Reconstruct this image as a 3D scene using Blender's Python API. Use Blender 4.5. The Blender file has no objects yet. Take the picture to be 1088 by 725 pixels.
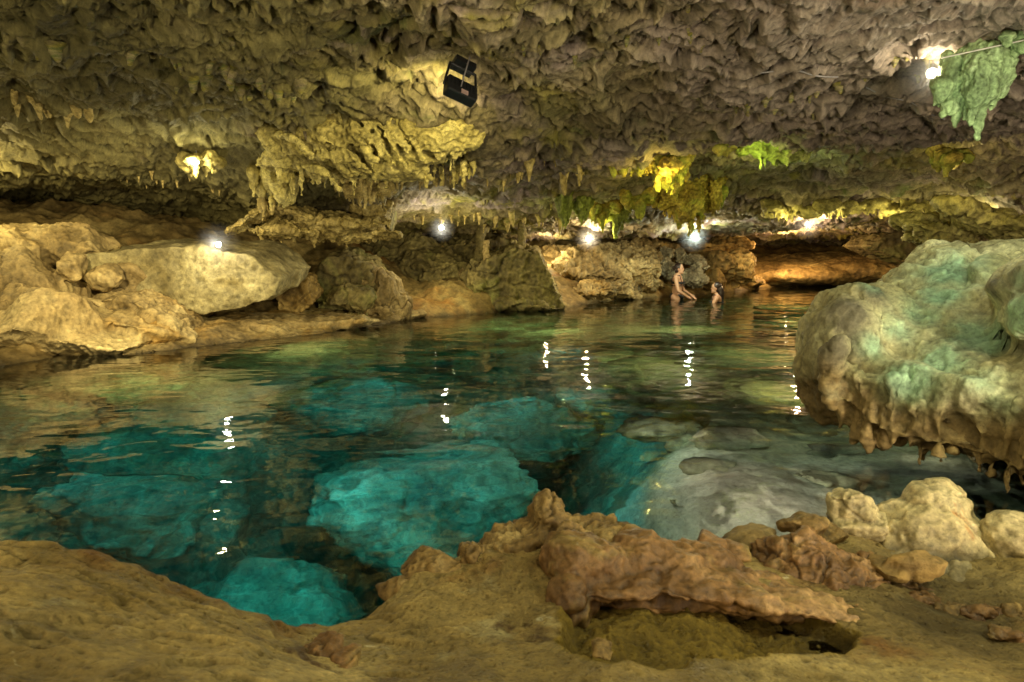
import bpy, bmesh, math, random
import numpy as np
from mathutils import Vector, Euler, Matrix

random.seed(7)
RNG = np.random.default_rng(7)
sc = bpy.context.scene
COL = sc.collection

# ------------------------------------------------------------------ camera model
CAMH = 1.2
PITCH = math.radians(8.2)
F = 709.0
def P(px, py, Y):
    """world point seen at photo pixel (px,py) at forward distance Y"""
    u = (px - 544) / F; v = (362.5 - py) / F
    d = np.array([u, math.cos(PITCH) + v*math.sin(PITCH), -math.sin(PITCH) + v*math.cos(PITCH)])
    return d * (Y / d[1]) + np.array([0, 0, CAMH])
def W(px, py, z=0.0):
    u = (px - 544) / F; v = (362.5 - py) / F
    d = np.array([u, math.cos(PITCH) + v*math.sin(PITCH), -math.sin(PITCH) + v*math.cos(PITCH)])
    return d * ((z - CAMH) / d[2]) + np.array([0, 0, CAMH])

# ------------------------------------------------------------------ noise
_G = RNG.normal(size=(512, 3)); _G /= np.linalg.norm(_G, axis=1)[:, None]
_G = _G.astype(np.float32)
def _h(ix, iy, iz, seed):
    h = (ix.astype(np.uint32)*np.uint32(374761393) + iy.astype(np.uint32)*np.uint32(668265263)
         + iz.astype(np.uint32)*np.uint32(2147483647) + np.uint32(seed*1274126177 & 0xffffffff))
    h = (h ^ (h >> np.uint32(13))) * np.uint32(1274126177)
    h ^= h >> np.uint32(16)
    h = h * np.uint32(2246822519)
    return h ^ (h >> np.uint32(13))
def perlin(p, seed=0):
    p = np.asarray(p, np.float32)
    i = np.floor(p); f = p - i; i = i.astype(np.int64)
    w = f*f*f*(f*(f*6-15)+10)
    out = np.zeros(len(p), np.float32)
    for dx in (0, 1):
        wx = w[:, 0] if dx else 1-w[:, 0]
        for dy in (0, 1):
            wy = w[:, 1] if dy else 1-w[:, 1]
            for dz in (0, 1):
                wz = w[:, 2] if dz else 1-w[:, 2]
                g = _G[_h(i[:, 0]+dx, i[:, 1]+dy, i[:, 2]+dz, seed) & np.uint32(511)]
                d = g[:, 0]*(f[:, 0]-dx) + g[:, 1]*(f[:, 1]-dy) + g[:, 2]*(f[:, 2]-dz)
                out += wx*wy*wz*d
    return out*1.5
def fbm(p, octv=4, seed=0, gain=0.5, lac=2.07):
    p = np.asarray(p, np.float32); o = np.zeros(len(p), np.float32); a = 1.0
    for k in range(octv):
        o += a*perlin(p, seed+k*17); a *= gain; p = p*lac + 3.7
    return o
def ridged(p, octv=4, seed=0, gain=0.5):
    p = np.asarray(p, np.float32); o = np.zeros(len(p), np.float32); a = 1.0
    for k in range(octv):
        o += a*(1-np.abs(perlin(p, seed+k*13))*2); a *= gain; p = p*2.1 + 1.3
    return o
def worley2(x, y, seed=0):
    """F1 and a random value of the nearest cell, 2-D"""
    ix = np.floor(x).astype(np.int64); iy = np.floor(y).astype(np.int64)
    best = np.full(len(x), 9.0, np.float32); rv = np.zeros(len(x), np.float32)
    z = np.zeros_like(ix)
    for dx in (-1, 0, 1):
        for dy in (-1, 0, 1):
            h = _h(ix+dx, iy+dy, z, seed)
            px = ix+dx + (h & np.uint32(1023)).astype(np.float32)/1023
            py = iy+dy + ((h >> np.uint32(10)) & np.uint32(1023)).astype(np.float32)/1023
            d = np.hypot(x-px, y-py).astype(np.float32)
            m = d < best
            best[m] = d[m]; rv[m] = ((h[m] >> np.uint32(20)) & np.uint32(1023)).astype(np.float32)/1023
    return best, rv
def worley3(p, seed=0):
    i = np.floor(p).astype(np.int64)
    best = np.full(len(p), 9.0, np.float32)
    for dx in (-1, 0, 1):
        for dy in (-1, 0, 1):
            for dz in (-1, 0, 1):
                h = _h(i[:, 0]+dx, i[:, 1]+dy, i[:, 2]+dz, seed)
                q = np.stack([(h & np.uint32(1023)), (h >> np.uint32(10)) & np.uint32(1023), (h >> np.uint32(20)) & np.uint32(1023)], 1).astype(np.float32)/1023
                d = np.linalg.norm(p - (i + (dx, dy, dz) + q), axis=1).astype(np.float32)
                best = np.minimum(best, d)
    return best
def sstep(a, b, x):
    t = np.clip((x-a)/(b-a), 0, 1); return t*t*(3-2*t)

# ------------------------------------------------------------------ thin-plate surface through control points
class TPS:
    def __init__(s, pts, smooth=0.002, k=3.0):
        s.k = k
        pts = np.array([list(map(float, q)) for q in pts])
        s.c = s.uv(pts[:, 0], pts[:, 1]); n = len(pts)
        K = s.phi(np.linalg.norm(s.c[:, None]-s.c[None], axis=2)) + np.eye(n)*smooth
        A = np.zeros((n+3, n+3)); A[:n, :n] = K
        Q = np.concatenate([np.ones((n, 1)), s.c], 1); A[:n, n:] = Q; A[n:, :n] = Q.T
        s.w = np.linalg.solve(A, np.concatenate([pts[:, 2], np.zeros(3)]))
    def uv(s, x, y):
        d = np.maximum(y, -2.9) + s.k
        return np.stack([x/d*1.6, np.log(d)], 1)
    @staticmethod
    def phi(r):
        return np.where(r > 1e-9, r*r*np.log(np.maximum(r, 1e-9)), 0)
    def __call__(s, x, y):
        o = np.empty(len(x))
        for a in range(0, len(x), 40000):
            q = s.uv(x[a:a+40000], y[a:a+40000])
            r = np.linalg.norm(q[:, None]-s.c[None], axis=2)
            o[a:a+40000] = s.phi(r)@s.w[:-3] + s.w[-3] + q@s.w[-2:]
        return o

# ------------------------------------------------------------------ objects
def tag(o, label=None, cat=None, group=None, kind=None):
    if label: o['label'] = label
    if cat: o['category'] = cat
    if group: o['group'] = group
    if kind: o['kind'] = kind
    return o
def empty(name, loc, label, cat, group=None):
    o = bpy.data.objects.new(name, None); COL.objects.link(o); o.location = tuple(loc); o.empty_display_size = .05
    return tag(o, label, cat, group)
def mesh_np(name, v, f, mat, parent=None, smooth=True, recenter=False, origin=None):
    me = bpy.data.meshes.new(name)
    v = np.asarray(v, np.float32)
    if origin is None and recenter:
        origin = np.array([v[:, 0].mean(), v[:, 1].mean(), v[:, 2].min()])
    if origin is not None: v = v - np.asarray(origin, np.float32)
    if isinstance(f, np.ndarray):
        n = len(f); k = f.shape[1]
        me.vertices.add(len(v)); me.vertices.foreach_set('co', v.astype(np.float32).ravel())
        me.loops.add(n*k); me.loops.foreach_set('vertex_index', f.astype(np.int32).ravel())
        me.polygons.add(n); me.polygons.foreach_set('loop_start', np.arange(0, n*k, k, dtype=np.int32))
        me.update(calc_edges=True)
    else:
        me.from_pydata([tuple(map(float, q)) for q in v], [], f); me.update()
    if smooth: me.polygons.foreach_set('use_smooth', np.ones(len(me.polygons), bool))
    if mat is not None: me.materials.append(mat)
    o = bpy.data.objects.new(name, me); COL.objects.link(o)
    if origin is not None: o.location = tuple(map(float, origin))
    if parent is not None:
        o.parent = parent
        if origin is not None: o.location = tuple(np.asarray(origin) - np.array(parent.location))
        else: o.location = tuple(-np.array(parent.location))
    return o
def grid_faces(nr, nc):
    i = np.arange((nr-1)*(nc-1)); r = i//(nc-1); c = i % (nc-1)
    a = r*nc+c
    return np.stack([a, a+1, a+nc+1, a+nc], 1)

# primitive pieces for sculpting -------------------------------------------------
_ico = {}
def ico(n):
    if n not in _ico:
        bm = bmesh.new(); bmesh.ops.create_icosphere(bm, subdivisions=n, radius=1)
        _ico[n] = (np.array([x.co for x in bm.verts]), np.array([[q.index for q in f.verts] for f in bm.faces])); bm.free()
    return _ico[n]
def ell(c, r, rot=(0, 0, 0), n=3):
    v, f = ico(n); R = np.array(Euler([math.radians(a) for a in rot]).to_matrix())
    return (v*np.asarray(r))@R.T + np.asarray(c), f
def E(px, py, Y, wpx, hpx, dm, rot=(0, 0, 0)):
    s = Y/F
    return ell(P(px, py, Y), (wpx*s, dm, hpx*s), rot)
def cap(p0, r0, p1, r1, seg=12):
    p0 = np.asarray(p0, float); p1 = np.asarray(p1, float); d = p1-p0; L = np.linalg.norm(d); d = d/L
    a = np.array([1, 0, 0]) if abs(d[0]) < .8 else np.array([0, 1, 0])
    e1 = np.cross(d, a); e1 /= np.linalg.norm(e1); e2 = np.cross(d, e1)
    rings = []
    for t in (-90, -60, -30, 0): rings.append((p0 + d*r0*math.sin(math.radians(t)), max(r0*math.cos(math.radians(t)), 1e-4)))
    for t in (0, 30, 60, 90): rings.append((p1 + d*r1*math.sin(math.radians(t)), max(r1*math.cos(math.radians(t)), 1e-4)))
    th = np.linspace(0, 2*math.pi, seg, endpoint=False)
    v = np.concatenate([c + r*(np.cos(th)[:, None]*e1 + np.sin(th)[:, None]*e2) for c, r in rings])
    f = []
    for k in range(len(rings)-1):
        for j in range(seg):
            a0 = k*seg+j; a1 = k*seg+(j+1) % seg
            f.append([a0, a1, a1+seg]); f.append([a0, a1+seg, a0+seg])
    f = np.array(f)
    return v, f
def chain(pts, rad):
    return [cap(pts[i], rad[i], pts[i+1], rad[i+1]) for i in range(len(pts)-1)]
def hull(pts):
    bm = bmesh.new()
    for q in pts: bm.verts.new(tuple(map(float, q)))
    g = bmesh.ops.convex_hull(bm, input=bm.verts[:])
    bmesh.ops.delete(bm, geom=[v for v in bm.verts if not v.link_faces], context='VERTS')
    bmesh.ops.triangulate(bm, faces=bm.faces[:]); bmesh.ops.recalc_face_normals(bm, faces=bm.faces[:])
    bm.verts.index_update()
    r = np.array([x.co for x in bm.verts]), np.array([[q.index for q in f.verts] for f in bm.faces]); bm.free()
    return r
_ck = [0]
def EH(px, py, Y, wpx, hpx, dm, rot=(0, 0, 0), n=18):
    _ck[0] += 1; rg = np.random.default_rng(900+_ck[0]); q = rg.normal(size=(n, 3)); q /= np.linalg.norm(q, axis=1)[:, None]
    s = Y/F; R_ = np.array(Euler([math.radians(a) for a in rot]).to_matrix())
    return hull((q*np.array((wpx*s, dm, hpx*s))*1.12)@R_.T + P(px, py, Y))
def drop(top, L, r, bend=(0, 0)):
    """a tapered hanging drop"""
    top = np.asarray(top, float); pts = []; rad = []
    for t, k in ((0, 1.25), (.25, .95), (.55, .75), (.85, .5), (1, .3)):
        pts.append(top + np.array([bend[0]*t*t, bend[1]*t*t, -L*t])); rad.append(r*k)
    return chain(pts, rad)

def remesh(pieces, voxel, smooth=3):
    vs = []; fs = []; n = 0
    for v, f in pieces: vs.append(v); fs.append(f+n); n += len(v)
    me = bpy.data.meshes.new('tmp'); v = np.concatenate(vs); f = np.concatenate(fs)
    me.from_pydata(v.tolist(), [], f.tolist())
    o = bpy.data.objects.new('tmp', me); COL.objects.link(o)
    m = o.modifiers.new('r', 'REMESH'); m.mode = 'VOXEL'; m.voxel_size = voxel; m.adaptivity = 0
    if smooth:
        s = o.modifiers.new('s', 'SMOOTH'); s.iterations = smooth; s.factor = .5
    dg = bpy.context.evaluated_depsgraph_get(); dg.update()
    ev = o.evaluated_get(dg); em = ev.to_mesh()
    nv = len(em.vertices); V = np.empty(nv*3, np.float32); em.vertices.foreach_get('co', V); V = V.reshape(-1, 3)
    N = np.empty(nv*3, np.float32); em.vertices.foreach_get('normal', N); N = N.reshape(-1, 3)
    nf = len(em.polygons); lt = np.empty(nf, np.int32); em.polygons.foreach_get('loop_total', lt)
    L = np.empty(len(em.loops), np.int32); em.loops.foreach_get('vertex_index', L)
    ls = np.empty(nf, np.int32); em.polygons.foreach_get('loop_start', ls)
    if (lt == 4).all(): FF = L.reshape(-1, 4)
    else:
        FF = [L[a:a+b].tolist() for a, b in zip(ls, lt)]
    ev.to_mesh_clear(); bpy.data.objects.remove(o); bpy.data.meshes.remove(me)
    return V, N, FF
def rock_disp(amp=.05, freq=2.0, octv=5, crack=.0, pit=.0, pitf=14, seed=0, stretch=(1, 1, 1)):
    def fn(V):
        q = V*np.array(stretch, np.float32)
        d = amp*fbm(q*freq, octv, seed)
        if crack:
            d = d - crack*.6*np.clip(ridged(q*freq*.7, 3, seed+5)-1.15, 0, 1)
            w_ = q + .12/freq*np.stack([perlin(q*freq*2, seed+k) for k in (61, 62, 63)], 1)
            d = d - crack*.8*np.exp(-(perlin(w_*freq*.8*np.array([1, 1, 1.6], np.float32), seed+66)/.045)**2)
            d = d + amp*.5*(ridged(q*freq*2.3, 4, seed+71)-1)
        if pit: d = d - pit*np.clip(1-worley3(q*pitf, seed)/.55, 0, 1)*np.clip(fbm(q*1.5, 2, seed+9)+.45, 0, 1)
        return d
    return fn
def sculpt(name, pieces, voxel, mat, fn=None, label=None, cat=None, group=None, parent=None, smooth=3, kind=None):
    V, N, FF = remesh(pieces, voxel, smooth)
    if fn is not None: V = V + N*fn(V)[:, None]
    o = mesh_np(name, V, FF, mat, parent=parent, recenter=True)
    if parent is None: tag(o, label, cat, group, kind)
    return o

# ------------------------------------------------------------------ materials
def nt(name):
    m = bpy.data.materials.new(name); m.use_nodes = True; t = m.node_tree; t.nodes.clear()
    return m, t
class NB:
    def __init__(s, t): s.t = t
    def n(s, ty, **kw):
        x = s.t.nodes.new(ty)
        for k, v in kw.items():
            if k.startswith('i_'): x.inputs[k[2:].replace('_', ' ')].default_value = v
            else: setattr(x, k, v)
        return x
    def l(s, a, b): s.t.links.new(a, b)
    def noise(s, co, scale, detail=6, rough=.55, dist=0.0):
        x = s.n('ShaderNodeTexNoise'); x.inputs['Scale'].default_value = scale; x.inputs['Detail'].default_value = detail
        x.inputs['Roughness'].default_value = rough; x.inputs['Distortion'].default_value = dist
        s.l(co, x.inputs['Vector']); return x.outputs['Fac']
    def ramp(s, fac, stops):
        r = s.n('ShaderNodeValToRGB'); s.l(fac, r.inputs[0]); e = r.color_ramp.elements
        while len(e) < len(stops): e.new(.5)
        for k, (p, c) in enumerate(stops):
            e[k].position = p; e[k].color = (c, c, c, 1) if not hasattr(c, '__len__') else (*c, 1)
        return r.outputs[0]
    def mix(s, fac, a, b, mode='MIX'):
        m = s.n('ShaderNodeMix', data_type='RGBA', blend_type=mode)
        for sock, val in ((m.inputs[0], fac), (m.inputs[6], a), (m.inputs[7], b)):
            if hasattr(val, 'links'): s.l(val, sock)
            elif hasattr(val, '__len__'): sock.default_value = (*val, 1)
            else: sock.default_value = val
        return m.outputs[2]
    def math(s, op, a, b=0.0, clamp=False):
        m = s.n('ShaderNodeMath', operation=op, use_clamp=clamp)
        for sock, val in ((m.inputs[0], a), (m.inputs[1], b)):
            if hasattr(val, 'links'): s.l(val, sock)
            else: sock.default_value = val
        return m.outputs[0]

def rock(name, cols, s=1.6, patches=(), rough=(.55, .9), bump=.6, bdist=.02, fine=45, pits=0.0, pitscale=30, point=True, wet=True, seedoff=0.0, attr=None, layers=0):
    """cols dark/mid/light; patches: (colour, scale, threshold, width)"""
    kb = {'algae_stalactite_rock': 1, 'pool_shallow_rock': 1, 'pool_bed_rock': 1, 'flowstone_boulder_rock': .85, 'grey_rock': .85, 'cave_ceiling_rock': .92, 'red_rock': .95, 'tan_rock': .86, 'slab_rock': .86, 'cream_rock': .85, 'ledge_rock': .80}.get(name, .76)
    yl = lambda c_: (min(c_[0]*1.06, .8), min(c_[1]*1.06, .8), c_[2]*kb)
    cols = [yl(c_) for c_ in cols]; patches = [(yl(q_[0]), *q_[1:]) for q_ in patches]
    m, t = nt(name); b = NB(t)
    co = b.n('ShaderNodeTexCoord').outputs['Object']
    mp = b.n('ShaderNodeMapping'); mp.inputs['Location'].default_value = (seedoff, seedoff*1.7, seedoff*.6); b.l(co, mp.inputs[0]); co = mp.outputs[0]
    n1 = b.noise(co, s, 9, .62, .4)
    c = b.ramp(n1, [(.28, cols[0]), (.5, cols[1]), (.72, cols[2])])
    n2 = b.noise(co, s*7.3, 8, .65)
    c = b.mix(1, c, b.ramp(n2, [(.28, .48), (.5, 1.0), (.72, 1.38)]), 'MULTIPLY')
    n3 = b.noise(co, max(fine*.55, s*16), 9, .75)
    for k, (pc, ps, th, wd) in enumerate(patches):
        mp2 = b.n('ShaderNodeMapping'); mp2.inputs['Location'].default_value = (5.3*k+2, 3.1*k, 7.7*k); b.l(co, mp2.inputs[0])
        f = b.ramp(b.noise(mp2.outputs[0], ps, 7, .6, .6), [(th, 0.0), (th+wd, 1.0)])
        pcol = b.mix(1, pc, b.ramp(n2, [(.25, .6), (.75, 1.3)]), 'MULTIPLY')
        c = b.mix(f, c, pcol)
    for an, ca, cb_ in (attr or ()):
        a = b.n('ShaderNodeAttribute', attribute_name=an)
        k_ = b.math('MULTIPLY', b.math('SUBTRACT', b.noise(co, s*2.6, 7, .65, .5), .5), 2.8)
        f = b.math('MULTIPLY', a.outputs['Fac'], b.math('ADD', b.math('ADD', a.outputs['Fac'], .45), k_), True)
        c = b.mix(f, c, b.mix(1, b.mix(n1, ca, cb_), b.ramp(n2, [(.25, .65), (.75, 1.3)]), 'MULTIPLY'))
    c = b.mix(1, c, b.ramp(n3, [(.30, .42), (.46, .92), (.56, 1.05), (.70, 1.45)]), 'MULTIPLY')
    c = b.mix(1, c, b.ramp(b.noise(co, s*.9, 5, .6, .3), [(.30, .58), (.5, 1.0), (.68, 1.28)]), 'MULTIPLY')
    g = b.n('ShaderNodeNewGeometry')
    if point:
        c = b.mix(1, c, b.ramp(g.outputs['Pointiness'], [(.42, .45), (.5, .97), (.57, 1.28)]), 'MULTIPLY')  # painted occlusion: hollows darkened, ridges lightened in the base colour
    rg = b.ramp(n2, [(.3, rough[0]), (.7, rough[1])])
    if wet:
        z = b.n('ShaderNodeSeparateXYZ'); b.l(g.outputs['Position'], z.inputs[0])
        zz = b.math('ADD', z.outputs[2], b.math('MULTIPLY', b.math('SUBTRACT', n1, .5), .12))
        c = b.mix(1, c, b.ramp(zz, [(.0, .45), (.07, 1.0)]), 'MULTIPLY')
    bs = b.n('ShaderNodeBsdfPrincipled')
    b.l(c, bs.inputs['Base Color']); b.l(rg, bs.inputs['Roughness'])
    bs.inputs['Specular IOR Level'].default_value = .35
    h = b.math('ADD', b.math('MULTIPLY', n2, .8), b.math('ADD', b.math('MULTIPLY', b.noise(co, fine, 8, .7), .6), b.math('MULTIPLY', n3, .9)))
    if pits:
        v = b.n('ShaderNodeTexVoronoi'); v.inputs['Scale'].default_value = pitscale; b.l(co, v.inputs['Vector'])
        h = b.math('SUBTRACT', h, b.ramp(v.outputs['Distance'], [(.0, pits), (.35, 0.0)]))
    bp = b.n('ShaderNodeBump'); bp.inputs['Strength'].default_value = bump; bp.inputs['Distance'].default_value = bdist
    b.l(h, bp.inputs['Height']); b.l(bp.outputs[0], bs.inputs['Normal'])
    o = b.n('ShaderNodeOutputMaterial'); b.l(bs.outputs[0], o.inputs[0])
    return m
def plain(name, col, rough=.5, metal=0.0, emit=0.0, var=.25, sss=0.0):
    m, t = nt(name); b = NB(t)
    co = b.n('ShaderNodeTexCoord').outputs['Object']
    n1 = b.noise(co, 18, 5)
    bs = b.n('ShaderNodeBsdfPrincipled'); bs.inputs['Roughness'].default_value = rough; bs.inputs['Metallic'].default_value = metal
    b.l(b.mix(1, col, b.ramp(n1, [(.25, 1-var), (.75, 1+var)]), 'MULTIPLY'), bs.inputs['Base Color'])
    if emit:
        bs.inputs['Emission Color'].default_value = (*col, 1); bs.inputs['Emission Strength'].default_value = emit
    if sss: bs.inputs['Subsurface Weight'].default_value = sss; bs.inputs['Subsurface Radius'].default_value = (.02, .008, .004)
    o = b.n('ShaderNodeOutputMaterial'); b.l(bs.outputs[0], o.inputs[0])
    return m

M = {}
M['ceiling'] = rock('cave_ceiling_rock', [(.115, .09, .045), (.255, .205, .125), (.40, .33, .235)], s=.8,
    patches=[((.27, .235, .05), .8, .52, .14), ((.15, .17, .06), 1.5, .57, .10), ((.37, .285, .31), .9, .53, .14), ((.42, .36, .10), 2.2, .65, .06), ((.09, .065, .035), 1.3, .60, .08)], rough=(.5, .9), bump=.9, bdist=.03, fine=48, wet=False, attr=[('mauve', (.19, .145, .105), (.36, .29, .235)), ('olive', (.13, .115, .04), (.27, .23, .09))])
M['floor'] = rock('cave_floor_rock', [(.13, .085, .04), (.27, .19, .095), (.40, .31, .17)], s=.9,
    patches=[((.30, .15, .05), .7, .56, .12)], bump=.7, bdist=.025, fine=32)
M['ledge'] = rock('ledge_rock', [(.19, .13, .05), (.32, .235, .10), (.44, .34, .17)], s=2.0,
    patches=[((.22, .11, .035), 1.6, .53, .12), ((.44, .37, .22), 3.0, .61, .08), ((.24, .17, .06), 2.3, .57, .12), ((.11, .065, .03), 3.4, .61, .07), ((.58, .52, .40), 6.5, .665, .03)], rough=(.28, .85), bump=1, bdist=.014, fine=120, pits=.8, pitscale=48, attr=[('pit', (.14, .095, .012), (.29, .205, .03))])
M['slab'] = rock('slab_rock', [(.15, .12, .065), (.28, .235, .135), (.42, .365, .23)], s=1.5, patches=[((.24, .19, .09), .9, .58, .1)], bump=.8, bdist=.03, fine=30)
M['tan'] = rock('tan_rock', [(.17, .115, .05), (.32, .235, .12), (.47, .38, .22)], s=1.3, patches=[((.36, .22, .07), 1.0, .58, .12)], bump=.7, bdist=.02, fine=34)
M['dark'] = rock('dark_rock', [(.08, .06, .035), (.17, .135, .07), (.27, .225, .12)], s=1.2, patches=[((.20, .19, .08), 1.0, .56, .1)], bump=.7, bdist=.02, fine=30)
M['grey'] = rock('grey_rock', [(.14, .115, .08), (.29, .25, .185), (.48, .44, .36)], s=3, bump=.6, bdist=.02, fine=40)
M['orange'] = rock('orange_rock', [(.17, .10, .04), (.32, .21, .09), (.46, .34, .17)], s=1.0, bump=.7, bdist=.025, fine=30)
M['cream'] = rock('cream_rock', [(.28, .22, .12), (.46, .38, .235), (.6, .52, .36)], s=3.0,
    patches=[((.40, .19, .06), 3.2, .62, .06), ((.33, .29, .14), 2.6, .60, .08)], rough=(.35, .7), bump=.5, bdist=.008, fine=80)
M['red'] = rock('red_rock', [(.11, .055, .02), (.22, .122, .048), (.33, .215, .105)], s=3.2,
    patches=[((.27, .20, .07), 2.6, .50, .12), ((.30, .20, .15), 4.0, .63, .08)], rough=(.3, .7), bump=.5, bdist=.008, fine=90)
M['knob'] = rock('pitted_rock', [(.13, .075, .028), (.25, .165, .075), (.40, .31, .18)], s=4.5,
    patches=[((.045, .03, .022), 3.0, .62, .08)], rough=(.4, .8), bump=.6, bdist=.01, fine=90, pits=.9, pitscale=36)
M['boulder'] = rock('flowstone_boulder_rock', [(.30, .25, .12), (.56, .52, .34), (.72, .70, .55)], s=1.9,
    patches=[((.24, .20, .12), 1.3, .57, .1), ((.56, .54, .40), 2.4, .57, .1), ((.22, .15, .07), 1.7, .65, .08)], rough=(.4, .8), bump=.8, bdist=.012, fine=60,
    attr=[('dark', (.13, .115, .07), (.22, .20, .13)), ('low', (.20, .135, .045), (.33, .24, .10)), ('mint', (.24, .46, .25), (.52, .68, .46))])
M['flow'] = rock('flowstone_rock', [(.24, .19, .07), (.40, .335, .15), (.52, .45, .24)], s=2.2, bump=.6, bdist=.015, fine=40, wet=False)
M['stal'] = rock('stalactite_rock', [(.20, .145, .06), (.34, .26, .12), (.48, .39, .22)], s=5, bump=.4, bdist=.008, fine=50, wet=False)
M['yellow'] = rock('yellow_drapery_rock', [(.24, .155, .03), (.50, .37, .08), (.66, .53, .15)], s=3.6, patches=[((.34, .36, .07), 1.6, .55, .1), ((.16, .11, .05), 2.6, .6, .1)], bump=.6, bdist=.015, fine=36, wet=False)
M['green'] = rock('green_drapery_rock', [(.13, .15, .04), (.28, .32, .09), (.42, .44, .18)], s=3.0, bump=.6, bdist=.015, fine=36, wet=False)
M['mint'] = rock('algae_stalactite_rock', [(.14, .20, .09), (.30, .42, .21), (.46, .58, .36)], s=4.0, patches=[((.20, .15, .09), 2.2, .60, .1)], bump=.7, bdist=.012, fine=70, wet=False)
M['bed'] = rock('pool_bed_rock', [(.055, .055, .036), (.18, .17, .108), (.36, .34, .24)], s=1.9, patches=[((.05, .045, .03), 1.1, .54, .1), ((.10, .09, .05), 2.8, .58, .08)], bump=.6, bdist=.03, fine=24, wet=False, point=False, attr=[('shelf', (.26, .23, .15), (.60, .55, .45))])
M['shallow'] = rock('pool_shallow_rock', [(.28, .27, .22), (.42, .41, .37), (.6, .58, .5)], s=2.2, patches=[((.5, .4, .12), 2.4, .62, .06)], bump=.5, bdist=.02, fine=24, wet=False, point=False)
M['black'] = plain('black_painted_metal', (.012, .012, .013), .45)
M['steel'] = plain('lamp_bracket_steel', (.25, .25, .24), .35, .8)
M['rope'] = plain('pale_cable_sheath', (.5, .47, .42), .6)
M['greycable'] = plain('grey_cable_sheath', (.22, .20, .20), .6)
M['lens_w'] = plain('cool_lit_lens', (1.0, .97, .86), .3, 0, 110, 0)
M['lens_y'] = plain('warm_lit_lens', (1.0, .86, .55), .3, 0, 90, 0)
M['sticker'] = plain('faded_rating_label', (.42, .28, .25), .5)
M['skin'] = plain('skin', (.50, .29, .17), .5, 0, 0, .08, .1)
M['hair'] = plain('dark_hair', (.018, .010, .007), .35)
M['swim'] = plain('black_swimwear_cloth', (.012, .012, .014), .7)
M['eye'] = plain('dark_eyes', (.03, .02, .015), .2)

# water
m, t = nt('pool_water'); b = NB(t)
co = b.n('ShaderNodeNewGeometry').outputs['Position']
def wave(scale, sx, sy, detail, rot):
    mp = b.n('ShaderNodeMapping'); mp.inputs['Scale'].default_value = (sx, sy, 1); mp.inputs['Rotation'].default_value = (0, 0, rot)
    b.l(co, mp.inputs[0]); return b.noise(mp.outputs[0], scale, detail, .45, .3)
h = b.math('ADD', b.math('MULTIPLY', wave(1.6, 1, 1.5, 2, .2), 1.0), b.math('MULTIPLY', wave(6.5, 1, 1.3, 1.5, -.25), .11))
bp = b.n('ShaderNodeBump'); bp.inputs['Strength'].default_value = 1; bp.inputs['Distance'].default_value = .019; b.l(h, bp.inputs['Height'])
gl = b.n('ShaderNodeBsdfGlass', distribution='GGX'); gl.inputs['IOR'].default_value = 1.333; gl.inputs['Roughness'].default_value = .012
b.l(bp.outputs[0], gl.inputs['Normal'])
va = b.n('ShaderNodeVolumeAbsorption'); va.inputs['Color'].default_value = (.03, .90, .87, 1); va.inputs['Density'].default_value = .50
o = b.n('ShaderNodeOutputMaterial'); b.l(gl.outputs[0], o.inputs[0]); b.l(va.outputs[0], o.inputs['Volume'])
M['water'] = m

# ------------------------------------------------------------------ cave ceiling
cc = [P(*q) for q in [
 (0,0,4.3),(270,0,4.2),(544,0,4.1),(800,0,4.0),(1088,0,3.9),(-150,60,5.5),(1240,60,4.5),
 (0,70,5.6),(150,60,5.5),(300,60,5.6),(450,60,5.5),(600,60,5.4),(750,60,5.2),(900,55,4.9),(1050,45,4.7),
 (0,125,7.2),(150,130,7.3),(300,130,7.3),(420,120,7.0),(520,125,7.0),(640,120,6.8),(780,110,6.3),(900,105,5.9),(1020,100,5.4),(1088,92,5.1),
 (-150,196,8.8),(0,192,9.0),(120,192,9.2),(230,198,9.4),
 (330,184,8.8),(420,186,8.8),(520,186,8.9),(600,182,8.9),(690,178,8.3),(770,150,7.4),(900,143,6.8),(1000,133,6.2),(1088,122,5.7),(1250,110,5.4),
 (780,164,9.6),(900,158,9.1),(1000,148,8.4),(1088,140,7.8),
 (800,200,11.5),(900,192,11),(1000,182,10.2),(1088,165,9),(1088,200,9.6),(1250,190,9),
 (700,215,11.6),(760,228,12.6),(830,230,12.5),(900,223,12.2),(970,218,11.7),(1030,213,11.2),(1088,235,10.2),
 (860,241,17.5),(950,238,15.5),(1060,252,13),
 (640,240,13),(700,243,14),(770,244,15),
 (450,214,11),(450,240,13.2),(540,242,13.6),(600,241,13.6),(380,236,11.6),(300,232,10.6)]]
cc += [np.array(q) for q in [(-9,11.5,2.3),(-6,11.5,2.2),(-4,11.8,1.9),(-8,15,1.2),(-5,15,1.2),(-2,17,1.3),(0,18,1.35),(3,20,1.35),(6,22,1.35),(9,24,1.3),(14,24,1.2),
 (-14,25,.9),(0,26,1.0),(20,26,.9),(-3,0,2.75),(0,0,2.8),(3,0,2.7),(0,2,2.75),(-3,2,2.7),(3,2,2.65),(-3,-2,2.7),(3,-2,2.7),(0,-2.5,2.7),(-7,3,2.4),(7,3,2.2),(-12,8,1.8),(11,7,1.5)]]
ceil_t = TPS(cc)
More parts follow.
